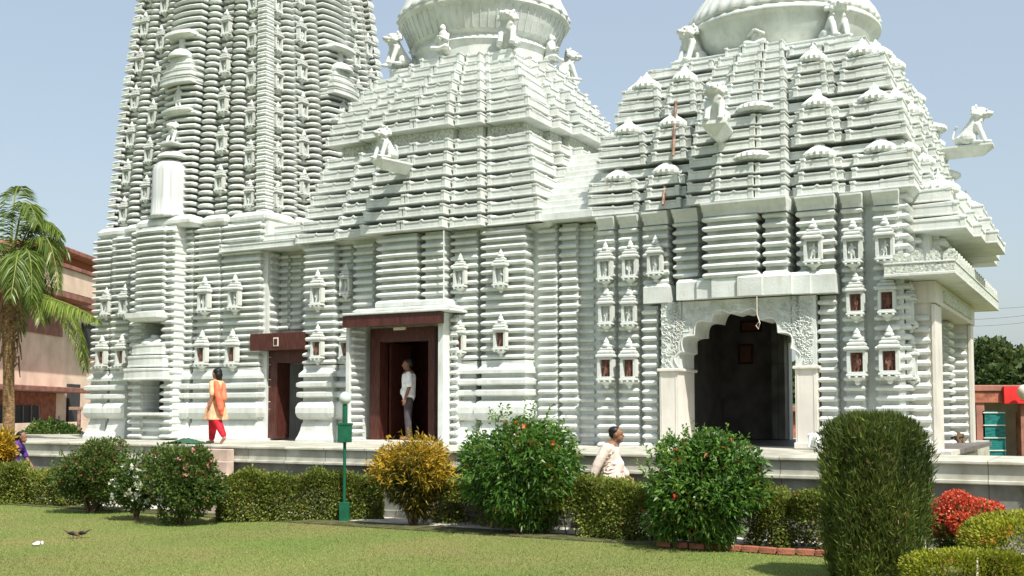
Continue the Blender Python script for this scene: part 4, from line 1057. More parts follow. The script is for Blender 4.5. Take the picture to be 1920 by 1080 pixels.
def shrub(name, label, cat, pos, w, dpt, h, z0, n, L_, W_, m, seed, group=None, trunk=.03, power=2.0, shell=.5, up=.3, bamp=.16, tonebias=0.0, jit=.6, nst=6, flowers=(), curl=0.0, redtip=0.0, stems=True, sprigs=90, taper=1.0, lobes=0, lsize=.42):
    t = thing(name, label, cat, pos, 0, group)
    if lobes: p, d = lobed_points(n, w, dpt, h, z0, seed, lobes, lsize); n = len(p)
    else: p, d = blob_points(n, w, dpt, h, z0, seed, shell=shell, power=power, bamp=bamp)
    r = np.random.default_rng(seed + 1)
    D = d * 1.0 + r.normal(size=d.shape) * jit; D[:, 2] += up
    tone = .42 + tonebias + r.normal(size=n) * .14 + clumpy(p, 24, seed + 3, .22)
    tone = np.clip(tone, 0, .88)
    if redtip: tone = np.where(r.random(n) < redtip, 1.0, tone)
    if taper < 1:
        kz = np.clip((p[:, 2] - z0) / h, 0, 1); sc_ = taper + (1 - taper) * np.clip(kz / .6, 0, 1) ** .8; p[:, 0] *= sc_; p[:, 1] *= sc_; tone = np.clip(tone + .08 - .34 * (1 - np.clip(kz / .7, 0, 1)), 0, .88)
    LL = L_ * r.uniform(.7, 1.25, n); WW = W_ * r.uniform(.8, 1.2, n)
    if sprigs:
        # loose shoots that break the outline
        sp, sd_ = blob_points(sprigs, w * .96, dpt * .96, h * .96, z0, seed + 7, shell=.95, bamp=bamp)
        PP = []; DD = []
        for q, dd in zip(sp, sd_):
            if dd[2] < -.25: continue
            ax = dd * .7 + np.array([0, 0, .9]) + r.normal(size=3) * .25; ax /= np.linalg.norm(ax); ln = r.uniform(.6, 1.5) * L_ * 1.6
            for j in range(9):
                PP.append(q + ax * ln * j / 8); o_ = r.normal(size=3); o_ /= np.linalg.norm(o_); DD.append(ax * .8 + o_ * .8)
        k = len(PP)
        if k: p_ = np.concatenate([p, np.array(PP)]); D = np.concatenate([D, np.array(DD)]); LL = np.concatenate([LL, L_ * r.uniform(.6, 1.0, k)]); WW = np.concatenate([WW, np.full(k, W_ * .9)]); tone = np.concatenate([tone, np.clip(.60 + tonebias + r.normal(size=k) * .14, 0, .9)])
        else: p_ = p
    else: p_ = p
    leaf_object('foliage', p_, D, LL, WW, tone, m, t, curl=curl)
    if stems:
        g = MB(); rs_ = random.Random(seed)
        for i in range(nst):
            a = rs_.uniform(0, 6.28); e = rs_.uniform(.15, .33)
            b0 = (rs_.uniform(-.06, .06), rs_.uniform(-.06, .06), -.02)
            g.tube([b0, (e * w * .4 * math.cos(a), e * dpt * .4 * math.sin(a), z0 + h * .2), (e * w * .9 * math.cos(a), e * dpt * .9 * math.sin(a), z0 + h * .65)], [trunk, trunk * .75, trunk * .35], 6)
        g.build('stem', M['bark'], t)
    for (mm, k, s, zmin, reg) in flowers:
        # separate blossoms scattered over the crown
        sel = np.where((p[:, 2] > zmin) & (np.abs(p[:, 0] - reg[0]) < reg[1]) & (p[:, 1] < .1))[0]
        if len(sel) == 0: continue
        cc = p[r.choice(sel, k)] * np.array([1.08, 1.25, 1.03])
        pp = []; dd = []
        for c in cc:
            for q in range(7):
                pp.append(c); a = r.normal(size=3); dd.append(a)
        leaf_object('blossom', pp, dd, s, s * .7, r.random(len(pp)), mm, t)
    return t
def gp_(x, y, z=0.0): return at_z(x, y, z)
# (pixel width -> metres at a ground point)
def mpp(pos): return pos[1] / F
def place(x, yb): 
    p = at_z(x, yb, 0); return p, p[1] / F * 1.0
# clipped dark shrub with bronze top, far left group
p, s = place(172, 962); shrub('shrub', 'clipped dark green shrub with bronze top, left of the white flowers', 'shrub', p, 150 * s, 1.1, 138 * s - .02, .04, 17000, .055, .034, M['leaf_dark'], 11, 'shrubs along the hedge', power=2.7, bamp=.16, shell=.3, tonebias=.06, lobes=26, lsize=.36, redtip=.07)
p, s = place(256, 976); shrub('flowering_shrub', 'small green shrub with clusters of white blossoms between two dark shrubs', 'shrub', p, 92 * s, .7, 118 * s, .06, 4200, .07, .035, M['leaf_mid'], 12, 'shrubs along the hedge', lobes=12, bamp=.2, redtip=.02, flowers=((M['flower_white'], 90, .075, .30, (-.05, .7)),))
p, s = place(338, 984); shrub('shrub', 'dark shrub with pale pink blossoms, below the woman in peach', 'shrub', p, 148 * s, 1.2, 152 * s, .03, 17000, .06, .036, M['leaf_dark'], 13, 'shrubs along the hedge', power=2.3, bamp=.28, shell=.3, tonebias=.05, lobes=20, lsize=.40, redtip=.05, flowers=((M['flower_pink'], 16, .05, .8, (.2, .5)),))
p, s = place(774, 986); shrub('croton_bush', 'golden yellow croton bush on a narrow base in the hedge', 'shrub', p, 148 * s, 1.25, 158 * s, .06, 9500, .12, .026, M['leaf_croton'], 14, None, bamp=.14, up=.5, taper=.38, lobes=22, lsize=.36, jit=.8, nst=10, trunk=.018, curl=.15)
p2, s2 = place(1, 935); 
p, s = place(774, 985)
p, s = place(973, 1000); shrub('broad_leaf_bush', 'large round glossy green bush with orange young leaves, left of the walking man', 'bush', p, 215 * s, 1.7, 222 * s, .06, 15000, .115, .034, M['leaf_big'], 15, 'large glossy bushes', bamp=.40, shell=.35, redtip=.015, curl=.25, sprigs=150, jit=.95, tonebias=.0, lobes=22, lsize=.36, flowers=((M['flower_orange'], 7, .07, 1.2, (-.1, .7)),), trunk=.04)
p, s = place(1312, 1030); shrub('broad_leaf_bush', 'large glossy green bush in front of the scalloped arch', 'bush', p, 222 * s, 1.6, 214 * s, .05, 16000, .11, .034, M['leaf_big'], 16, 'large glossy bushes', bamp=.42, shell=.35, redtip=.02, curl=.25, sprigs=170, jit=.95, tonebias=.03, lobes=22, lsize=.36, flowers=((M['flower_orange'], 5, .06, .9, (-.5, .4)), (M['flower_red'], 4, .06, .25, (-.25, .15))), trunk=.04)
# thuja column
pt_ = at_Y(1643, 1080, 12.25); pt_.z = 0
t = thing('thuja_column', 'tall dense dark green clipped conifer column in the foreground', 'conifer', pt_)
n = 42000; r = np.random.default_rng(21)
hh_, R_ = 1.84, .55
zz_ = r.random(n) * hh_
prof = np.interp(zz_ / hh_, [0, .1, .5, .8, .9, .96, 1.0], [.78, .88, 1.0, .97, .90, .72, .35])
th = r.random(n) * 2 * PI
rad = R_ * prof * (1 - .45 * r.random(n) ** 2.2) * (1 + .06 * np.sin(5 * th + zz_ * 3) + .05 * np.sin(11 * th - 4 * zz_) + .05 * r.normal(size=n)) 
pts = np.stack([rad * np.cos(th), rad * np.sin(th), zz_], 1)
D = np.stack([np.cos(th) * .35, np.sin(th) * .35, np.full(n, 1.0)], 1) + r.normal(size=(n, 3)) * .45
tn = np.clip(.42 + r.normal(size=n) * .16 + clumpy(pts, 60, 5, .5), 0, .9); tn = np.where(r.random(n) < .03, 1.0, tn)
leaf_object('foliage', pts, D, r.uniform(.05, .13, n), r.uniform(.008, .017, n), tn, M['leaf_thuja'], t)
g = MB(); g.tube([(0, 0, -.02), (0, 0, 1.6)], [.06, .02]); g.lathe([(.2, .1), (.38, .4), (.40, 1.2), (.34, 1.55), (.1, 1.7)], n=14); g.build('trunk', M['bark'], t)
# red ixora, lime hedge
p = at_Y(1812, 1050, 13.9); p.z = 0; shrub('ixora_bush', 'bush covered in bright red flowers right of the conifer', 'flowering bush', p, .90, .85, .66, .08, 3500, .05, .03, M['leaf_mid'], 22, bamp=.2, tonebias=.05)
ix = C.objects[-1] if False else None
pr_, dr_ = lobed_points(26000, 1.02, 1.0, .76, .12, 23, 26, .32)
r = np.random.default_rng(5); k_ = (dr_[:, 2] > -.4) & (clumpy(pr_, 60, 9, 1.0) > -.75)
ixt = [o for o in C.objects if o.name.startswith('ixora_bush')][0]
leaf_object('blossom', pr_[k_], dr_[k_] + r.normal(size=(k_.sum(), 3)) * .7, .035, .026, np.clip(r.random(k_.sum()), 0, 1), M['flower_red'], ixt)
def hedge(name, label, cat, A, B, dpt, h, n, m, seed, L_=.052, W_=.031, z0=.02, redtip=.02, group=None, power=4.0, legs=True, shell=.72, thin=0.0, bamp=.05):
    A = Vector(A); B = Vector(B); c = (A + B) / 2; c.z = 0; Ln = (B - A).length; ang = math.atan2(B.y - A.y, B.x - A.x)
    t = thing(name, label, cat, c, ang, group)
    r = np.random.default_rng(seed); n = int(n * 1.5)
    # box with lumpy faces
    q = r.uniform(-1, 1, size=(n, 3)); ax = r.choice(3, n, p=[.12, .46, .42]); sg = np.where(r.random(n) < .5, -1, 1)
    for i in range(3):
        msk = ax == i; dpth = 1 - .6 * r.random(n) ** 1.3
        q[msk, i] = (sg * dpth)[msk]
    q[:, 2] = np.where(ax == 2, np.abs(q[:, 2]), q[:, 2])
    P_ = q * np.array([Ln / 2, dpt / 2, h / 2]); P_[:, 2] += h / 2 + z0
    en = np.clip((np.abs(q[:, 0]) * Ln / 2 - (Ln / 2 - .25)) / .25, 0, 1); P_[:, 2] *= 1 - .22 * en ** 2; P_[:, 1] *= 1 - .35 * en ** 2
    w1 = .035 * r.normal(size=n) + .05 * np.sin(P_[:, 0] * 5.1 + seed) + .03 * np.sin(P_[:, 0] * 11 + 2 * seed)
    P_[:, 2] += w1 * (P_[:, 2] / h); P_[:, 1] += .05 * np.sin(P_[:, 0] * 7 + 3 * P_[:, 2] + seed)
    keep = np.ones(n, bool)
    if thin:
        f = clumpy(P_, 50, seed + 9, 1.0); keep = ~((P_[:, 2] < h * .52) & (f + r.normal(size=n) * .2 > .25 - thin))
    P_ = P_[keep]; q = q[keep]; k = len(P_)
    D = q * np.array([.4, 1, 1]) + r.normal(size=(k, 3)) * .8; D[:, 2] += .4
    tn = np.clip(.40 + r.normal(size=k) * .15 + clumpy(P_, 40, seed, .25), 0, .88); tn = np.where(r.random(k) < redtip, 1.0, tn)
    leaf_object('foliage', P_, D, L_ * r.uniform(.7, 1.2, k), W_ * r.uniform(.8, 1.2, k), tn, m, t)
    if legs:
        g = MB(); rs_ = random.Random(seed)
        for i in range(int(Ln / .22)):
            x = -Ln / 2 + (i + rs_.uniform(.1, .9)) * .22; yy = rs_.uniform(-.12, .12)
            g.tube([(x, yy, -.02), (x + rs_.uniform(-.12, .12), yy + rs_.uniform(-.05, .05), h * .45), (x + rs_.uniform(-.22, .22), yy * 2, h * .8)], [.011, .008, .004], 5)
        g.build('stem', M['bark'], t)
    return t
HG = 'lengths of clipped hedge'
def hseg(x0, x1, y0b, y1b, h, n, seed, lab, dpt=.5, **kw):
    A = at_z(x0, y0b, 0); B = at_z(x1, y1b, 0)
    off = Vector((VX, VY, 0)) * dpt * .5
    return hedge('hedge', lab, 'hedge', A + off, B + off, dpt, h, n, M['leaf_hedge'], seed, group=HG, redtip=.05, **kw)
hseg(388, 702, 980, 975, .76, 30000, 31, 'longest clipped hedge, between pink flowered shrub and golden croton', thin=.05)
hseg(806, 975, 982, 996, .74, 14000, 32, 'short thin hedge between the golden croton and the large bush', thin=.25)
hseg(1000, 1222, 1004, 1018, .80, 25000, 33, 'clipped hedge hiding the legs of the walking man', thin=.1)
hseg(1390, 1480, 1025, 1031, .76, 8000, 34, 'see-through hedge piece right of the bush before the arch', thin=.35)
hseg(1478, 1575, 1031, 1038, .74, 8000, 35, 'hedge piece just left of the conifer column', thin=.35)
hseg(-60, 30, 945, 947, .78, 10000, 36, 'olive hedge at the left edge of the picture')
hseg(36, 122, 945, 952, .64, 8000, 37, 'low hedge with tiny pale blossoms left of the dark clipped shrub')
A = at_Y(1868, 980, 15.4); B = at_Y(1990, 990, 14.6); A.z = B.z = 0; hedge('hedge', 'dark hedge at the right edge behind the red flowers', 'hedge', A, B, .5, .74, 4000, M['leaf_hedge'], 38, group=HG)
# lime hedge in the right foreground
lh = thing('golden_hedge', 'bright yellow green mounded hedge in the lower right corner', 'hedge', (5.55, 11.6, 0))
for (c, w, d_, h, n, sd_) in (((.35, .35, 0), 1.9, 1.6, .78, 15000, 41), ((-.85, -.35, 0), 1.4, 1.0, .46, 8000, 42)):
    pq, dq = blob_points(n, w, d_, h, .02, sd_, shell=.7, bamp=.12, power=3.0)
    r = np.random.default_rng(sd_); pq += np.array(c)
    leaf_object('foliage', pq, dq + r.normal(size=dq.shape) * .7 + np.array([0, 0, .4]), .038 * r.uniform(.7, 1.2, n), .024, np.clip(.5 + r.normal(size=n) * .2 + clumpy(pq, 40, sd_, .3), 0, 1), M['leaf_lime'], lh)
g = MB()
for i in range(26):
    rs_ = random.Random(i); x = rs_.uniform(-1.3, 1.1); y = rs_.uniform(-.6, .8); g.tube([(x, y, -.01), (x + .05, y, .3)], [.012, .006], 5)
g.build('stem', M['bark'], lh)
# far croton at left edge, bush behind the platform
p = at_Y(4, 900, 23.0); p.z = 0; shrub('croton_bush', 'pale golden croton cut by the left edge', 'shrub', p, .52, .5, .72, .88, 1200, .13, .05, M['leaf_croton'], 51, lobes=9, sprigs=10, tonebias=.22, up=.4, nst=7)
p = at_Y(95, 830, 33); p.z = 0; shrub('shrub', 'green shrub in front of the pink house beyond the platform', 'shrub', p, 1.9, 1.2, 1.35, .2, 3500, .13, .07, M['leaf_mid'], 52)
# grass blades in view
n = 170000; r = np.random.default_rng(61)
Yg = 11.8 + (r.random(n) ** 1.25) * 11.5; Xg = (r.random(n) * 2 - 1) * (Yg * .50 + .3)
vv = Xg * VX + Yg * VY - V0; k_ = vv < -4.02 - .10 * np.sin(Xg * 1.7) - .08 * np.sin(Xg * 4.1)
Xg, Yg = Xg[k_], Yg[k_]; n = len(Xg)
pg = np.stack([Xg, Yg, np.zeros(n)], 1); Dg = r.normal(size=(n, 3)) * .55; Dg[:, 2] = 1
tg = np.clip(.50 + r.normal(size=n) * .11 + .22 * np.sin(Xg * .9 + 1.3) * np.sin(Yg * .8 + .4) + .10 * np.sin(Xg * 2.3 - Yg * 1.7), 0, 1)
gr = leaf_object('grass', pg, Dg, r.uniform(.014, .032, n), .008, tg, M['blade']); tag(gr, 'short mown lawn grass in front of the hedge', 'grass', kind='stuff')

# ------------------------------------------------------------------ palm
pl_ = at_Y(14, 830, 27.0); pl_.z = 0
palm = thing('palm_tree', 'coconut palm with drooping fronds at the left edge', 'palm', pl_)
kz = 27.0 / F
def PX(x, y, dy=0.0): q = at_Y(x, y, 27.0 + dy); return Vector((q.x - pl_.x, q.y - pl_.y, q.z))
g = MB(); pts = [(0, 0, -.02), (.02, 0, 1.5), (-.02, 0, 3.0), PX(16, 600), PX(18, 550)]
g.tube(pts, [.17, .14, .13, .17, .13], 12)
for i in range(34):
    a = i * 2.4; z = 3.0 + i * .055
    g.tube([(.10 * math.cos(a), .10 * math.sin(a), z), (.22 * math.cos(a), .22 * math.sin(a), z + .12), (.27 * math.cos(a), .27 * math.sin(a), z - .25)], [.04, .03, .012], 5)
g.build('trunk', M['palmbark'], palm)
def frond(ctrl, ll, seed, tone=.45):
    r = np.random.default_rng(seed); cs = np.array([list(c) for c in ctrl]); m_ = len(cs)
    # quadratic bezier through 3 controls
    def bz(t): t = t[:, None]; return (1 - t) ** 2 * cs[0] + 2 * t * (1 - t) * cs[1] + t ** 2 * cs[2]
    T = np.linspace(.12, 1, 120); Cc = bz(T); Tg = np.gradient(Cc, axis=0); Tg /= np.linalg.norm(Tg, axis=1, keepdims=True)
    Sd = np.cross(Tg, [0, 0, 1.0]); Sd /= np.linalg.norm(Sd, axis=1, keepdims=True) + 1e-6
    Pn, Dn, Ln = [], [], []
    for s in (-1, 1):
        Pn.append(Cc); Dn.append(Sd * s * .8 + Tg * .7 + np.array([0, 0, -.45]) + r.normal(size=Cc.shape) * .10); Ln.append(ll * np.sin(PI * (.12 + .82 * T)) ** .7)
    Pn = np.concatenate(Pn); Dn = np.concatenate(Dn); Ln = np.concatenate(Ln); n = len(Pn)
    o = leaf_object('frond', Pn, Dn, Ln, .035, np.clip(tone + r.normal(size=n) * .15, 0, 1), M['leaf_palm'], palm, curl=.35, fold=.1)
    g = MB(); pc = bz(np.linspace(0, 1, 9)); g.tube([tuple(q) for q in pc], [.035 - .0035 * i for i in range(9)], 5); s_o = g.build('midrib', M['leaf_palm'], o)
    at = s_o.data.attributes.new('tone', 'FLOAT', 'FACE'); at.data.foreach_set('value', [.8] * len(s_o.data.polygons))
fr_ = [((20, 550, 0), (60, 330, .3), (130, 480, .8)), ((18, 550, 0), (40, 300, 0), (70, 420, -.6)), ((22, 550, 0), (90, 340, -.3), (110, 540, -.5)), ((20, 550, 0), (20, 330, .5), (40, 350, 1.0)),
       ((24, 556, 0), (140, 520, -.5), (160, 690, -.8)), ((24, 556, 0), (100, 545, -.9), (185, 600, -1.6)), ((20, 550, 0), (60, 380, -.8), (60, 560, -1.4)), ((18, 550, 0), (-40, 380, 0), (-110, 520, .3)),
       ((18, 550, 0), (-20, 420, .8), (-60, 640, 1.0)), ((20, 550, 0), (50, 420, .9), (90, 600, 1.5)), ((18, 550, 0), (-60, 520, -.6), (-90, 700, -1.0)), ((20, 545, 0), (45, 400, -1.0), (20, 560, -1.8)), ((20, 550, .2), (75, 370, .5), (95, 560, 1.0)), ((20, 550, .2), (50, 350, .2), (115, 440, -.2)), ((20, 550, -.2), (40, 380, -.3), (75, 600, -1.2)), ((20, 550, 0), (0, 360, -.4), (-50, 560, -1.0)), ((20, 552, 0), (30, 440, 1.2), (40, 620, 1.9))]
for i, cs in enumerate(fr_): frond([PX(*c) for c in cs], .55 if i in (4, 5) else .62, 70 + i, .62 if i in (4, 5) else .42)

# ------------------------------------------------------------------ pink house at left
hs = thing('house', 'salmon pink house with brick upper storey and balcony at left', 'house', (-16.0, 34, 0))
def hb(name, x0, x1, y0, y1, z0, z1, m, par=hs, bev=0):
    g = MB(); g.box(x0, x1, y0, y1, z0, z1, bev); return g.build(name, m, par)
# wall faces +x at x=0; y runs away from the viewer
hb('wall', -9, -.0, -4, 14, 0, 5.95, M['salmon'])
hb('upper_wall', -9, -1.3, 3.2, 13.5, 5.95, 7.55, M['brick'])
hb('side_wall', -1.29, -.3, 5.6, 13.4, 5.96, 7.54, M['brick'])
hb('roof', -9.6, .25, 2.7, 14.3, 7.56, 7.74, M['maroon'], bev=.03)
hb('floor_band', -.2, .35, -4, 14.2, 5.70, 5.93, M['maroon'], bev=.02)
bal = hb('balcony', -.1, .9, -4, 5.4, 5.75, 5.95, M['maroon'], bev=.02); hb('parapet', .78, .9, -4, 5.4, 5.96, 6.75, M['salmon'], bal, .01); hb('rail_cap', .70, .98, -4.05, 5.45, 6.752, 6.88, M['maroon'], bal, .01)
hb('recess_wall', -.02, .06, -3.9, 4.6, 4.55, 5.68, M['maroon'])
hb('sunshade', 0, 1.1, -4, 5.0, 2.55, 2.72, M['maroon'], bev=.02)
hb('veranda_wall', -.0, .05, -3.5, 4.2, 0.2, 2.54, M['terracotta'])
wn_ = hb('window', .05, .12, -1.6, 2.6, .9, 2.1, M['dark']); 
for i in range(8): hb('window_bar', .13, .16, -1.6 + i * .6, -1.56 + i * .6, .9, 2.1, M['wire'], wn_)
w2 = hb('window', .0, .1, 5.2, 6.2, 1.4, 2.9, M['dark']); hb('window_frame', .1, .16, 5.1, 6.3, 1.3, 1.4, M['maroon'], w2)
w3 = hb('window', .0, .1, 6.4, 7.6, 3.9, 5.2, M['dark']); hb('window_frame', .1, .16, 6.3, 7.7, 3.8, 3.9, M['maroon'], w3)
hb('garden_wall', .9, 1.1, -4, 9, 0, 1.55, M['salmon'])
t = thing('lamp_post', 'short dark lamp post beside the pink house', 'lamp post', at_Y(147, 830, 34) * 1.0)
t.location.z = 0
g = MB(); g.tube([(0, 0, 0), (0, 0, 1.95)], .06, 8); g.build('pole', M['rust'], t); g = MB(); g.box(-.3, .25, -.06, .06, 1.95, 2.05, .01); g.build('arm', M['rust'], t)

# ------------------------------------------------------------------ right background
def far_tree(x, Y, ytop, w, seed, lab):
    p = at_Y(x, 800, Y); p.z = 0; zt = at_Y(x, ytop, Y).z
    t = thing('tree', lab, 'tree', p, 0, 'trees beyond the stalls')
    pq, dq = lobed_points(9000, w * 1.05, w * .8, zt * .85, zt * .12, seed, 26, .34)
    r = np.random.default_rng(seed); n = len(pq)
    leaf_object('crown', pq, dq + r.normal(size=dq.shape) * .8, .34 * r.uniform(.6, 1.2, n), .26, np.clip(.42 + r.normal(size=n) * .18 + clumpy(pq, 24, seed, .35), 0, 1), M['leaf_far'], t)
    g = MB(); g.tube([(0, 0, 0), (.2, 0, zt * .4), (0, .2, zt * .75)], [.35, .25, .08], 8)
    for i in range(5):
        a = i * 1.3; g.tube([(.1, 0, zt * .4), (w * .3 * math.cos(a), w * .25 * math.sin(a), zt * .75)], [.14, .04], 6)
    g.build('trunk', M['bark'], t)
far_tree(1838, 60, 640, 5.0, 81, 'dark tree rising just beside the porch edge'); far_tree(1885, 66, 630, 6.5, 82, 'tallest dark tree above the red sign'); far_tree(1940, 58, 652, 5.5, 83, 'dark tree cut by the right edge'); far_tree(1795, 70, 655, 6, 84, 'dark tree mostly behind the porch')
far_tree(1500, 50, 660, 6.5, 85, 'green tree glimpsed through the arch')
stl = thing('market_stall', 'low stall with maroon roof, red sign board and teal shutter', 'stall', (14.2, 30, 0))
def sb(name, x0, x1, y0, y1, z0, z1, m, par=stl, bev=0):
    g = MB(); g.box(x0, x1, y0, y1, z0, z1, bev); return g.build(name, m, par)
sb('roof', -3.2, 3.5, -.5, 3, 2.45, 2.62, M['maroon'], bev=.02); sb('back_wall', -3, 3.4, 2.6, 2.8, 0, 2.45, M['cream'])
sb('roof_beam', -3.1, 3.4, -.45, -.3, 2.15, 2.44, M['terracotta'])
sh_ = sb('shutter', -1.45, -.85, -.4, -.3, .4, 1.92, M['teal'])
for i in range(5): sb('shutter_rail', -1.45, -.85, -.43, -.401, .5 + i * .34, .53 + i * .34, M['marble'], sh_)
sg_ = sb('sign_board', -.95, .05, -.62, -.52, 2.12, 2.58, M['red_sign']); sb('sign_mark', -.50, -.38, -.63, -.621, 2.22, 2.5, M['maroon'], sg_)
for x in (-2.9, -1.62, -.42, .9, 2.4): sb('post', x, x + .22, -.4, -.2, 0, 2.14, M['maroon'])
sb('counter', -.1, 3.3, .2, .6, 0, 1.9, M['terracotta'])
bl = MB(); bl.lathe([(.0, 0), (.1, .02), (.18, .1), (.2, .2), (.18, .3), (.1, .38), (0.01, .4)], n=20)
t = thing('round_lamp', 'cream round lamp cut by the right edge above stall', 'lamp', (at_Y(1922, 735, 29)))
t.location.z -= .2; o = bl.build('globe', M['cream'], t, smooth=True); g = MB(); g.tube([(0, 0, 0), (0, 0, -t.location.z + .0)], .03, 6); g.build('pole', M['maroon'], t)
st2 = thing('garden_shed', 'small terracotta shed seen through the arch', 'shed', at_Y(1500, 830, 38)); st2.location.z = 0
sb('wall', -1.8, 1.8, 0, 2, 0, 1.9, M['terracotta'], st2); sb('roof', -2.1, 2.1, -.3, 2.3, 1.9, 2.1, M['maroon'], st2, .02)
for i, (ya, yb) in enumerate(((568, 560), (592, 572), (604, 586))):
    a = at_Y(1700, ya + 6, 45); b = at_Y(2040, yb, 45)
    t = thing('overhead_wire', ['upper overhead wire in the sky at right', 'middle overhead wire in the sky at right', 'lower overhead wire in the sky at right'][i], 'wire', a)
    g = MB(); d_ = b - a; g.tube([tuple(d_ * (k / 10) + Vector((0, 0, -.25 * math.sin(PI * k / 10)))) for k in range(11)], .014, 5); g.build('cable', M['wire'], t)

# ------------------------------------------------------------------ small things
q = at_z(645, 978, 0)
lp = thing('garden_lamp', 'dark green lamp post with a switch box and pale globe', 'lamp post', q)
zpx = lambda y: EYE + (HY - y) / F * q.y
g = MB(); g.tube([(0, 0, 0), (0, 0, zpx(790))], .028, 10); g.tube([(0, 0, zpx(800)), (0, 0, zpx(758))], .045, 10); g.build('pole', M['green_paint'], lp)
g = MB(); g.box(-.11, .13, -.10, -.03, zpx(829), zpx(796), .006); g.build('switch_box', M['green_paint'], lp)
g = MB(); g.box(-.125, .145, -.108, -.02, zpx(797), zpx(793), .003); g.build('box_lid', M['green_paint'], lp)
g = MB(); g.box(-.075, .095, -.07, .07, zpx(975), zpx(940), .006); g.build('base_box', M['green_paint'], lp)
g = MB(); zb_ = zpx(758); g.lathe([(.02, zb_), (.07, zb_ + .01), (.10, zb_ + .06), (.11, zb_ + .11), (.09, zb_ + .17), (.04, zb_ + .21), (.005, zb_ + .22)], n=20); g.build('globe', M['glass_white'], lp, smooth=True)
# white sack beside the path, stakes
t = thing('white_sack', 'lumpy white sack lying on the path behind the hedge', 'sack', at_z(1494, 998, 0)); g = MB()
g.ball((0, 0, .13), (.26, .2, .16)); g.ball((.1, .0, .26), (.15, .13, .1)); g.ball((-.12, -.03, .08), (.18, .16, .1)); g.capsule((.1, 0, .3), (.14, 0, .38), .05, .03)
o = g.build('cloth', M['white_cloth'], t); bake(o, .03, 3)
for (x, y0, y1, Y, lab) in ((1832, 1046, 1078, 11.3, 'short pale wooden stake in the golden hedge'), (1742, 1012, 1062, 12.0, 'thin cane leaning beside the conifer column')):
    b = at_Y(x, y1 + 30, Y); a = at_Y(x - (8 if x < 1800 else 0), y0, Y)
    t = thing('garden_stake', lab, 'stake', b); b0 = Vector((0, 0, 0)); g = MB(); g.tube([(0, 0, -b.z), tuple(a - b)], .011 if x > 1800 else .006, 6); g.build('stick', M['cream'], t)
# crumpled paper on the lawn
t = thing('paper_scrap', 'crumpled white paper scrap on the lawn at lower left', 'litter', at_z(70, 1024, 0)); g = MB()
g.ball((-.02, 0, .03), (.055, .04, .02)); g.ball((.0, .02, .05), (.035, .03, .02)); g.ball((.07, 0, .045), (.016, .02, .03)); g.build('paper', M['white_cloth'], t)
# green cloth on the platform
a = at_v(350, 828, -2.3); t = thing('green_sheet', 'dark green sheet folded flat on the platform left of the woman', 'cloth', b2w(a[0], -2.3, P), RW)
g = MB(); n_ = 24; vs = []; fs = []
for i in range(n_ + 1):
    for j in range(5): vs.append((-.45 + .9 * i / n_, -.25 + .5 * j / 4, .02 + .10 * max(0, math.sin(i / n_ * PI)) ** 2 * (1 - abs(j - 2) / 3) + .012 * math.sin(i * 1.9 + j)))
for i in range(n_):
    for j in range(4): fs.append((i * 5 + j, (i + 1) * 5 + j, (i + 1) * 5 + j + 1, i * 5 + j + 1))
g.add(vs, fs); o = g.build('cloth', M['green_cloth'], t, smooth=True); sm = o.modifiers.new('s', 'SOLIDIFY'); sm.thickness = .012
# bricks edging the flower bed
rs_ = random.Random(4)
br0 = thing('edging_brick', 'small red edging brick along the flower bed', 'brick', b2w(-5, -4.46, .02), RW, 'edging bricks along the flower bed')
g = MB(); g.box(-.11, .11, -.05, .05, -.01, .07, .008); g.build('brick', M['terracotta'], br0)
for i in range(30):
    c = copy_tree(br0); c.location = b2w(-5.6 + i * .245, -4.46 + rs_.uniform(-.04, .04), .02); c.rotation_euler = (0, 0, RW + rs_.uniform(-.15, .15))
# birds
def bird(x, y, head_down, flip, lab):
    t = thing('bird', lab, 'bird', at_z(x, y, 0), 0, 'two birds on the lawn'); g = MB(); f = flip
    g.capsule((-f * .045, 0, .085), (f * .035, 0, .075 if head_down else .10), .030, .033)
    hx = (f * .075, 0, .05) if head_down else (f * .065, 0, .135)
    g.capsule((f * .03, 0, .08), hx, .025, .019); g.ball(hx, .021); g.capsule(hx, (hx[0] + f * .035, 0, hx[2] - (.02 if head_down else .002)), .008, .002)
    g.capsule((-f * .05, 0, .09), (-f * .14, 0, .13 if head_down else .08), .02, .007)
    for s in (-1, 1): g.capsule((0, s * .014, .07), (.0, s * .016, .005), .006, .004, 6); g.capsule((0, s * .016, .006), (f * .025, s * .018, .004), .004, .003, 6)
    o = g.build('body', M['bark'], t); bake(o, .005, 1)
    w = MB()
    for s in (-1, 1): w.ball((-f * .02, s * .030, .085), (.055, .008, .022))
    w.build('wing', M['black'], t, smooth=True)
bird(137, 1010, True, 1, 'brown bird pecking with its tail raised, left of a pair')
bird(153, 1009, True, -1, 'darker bird pecking, right of a pair')

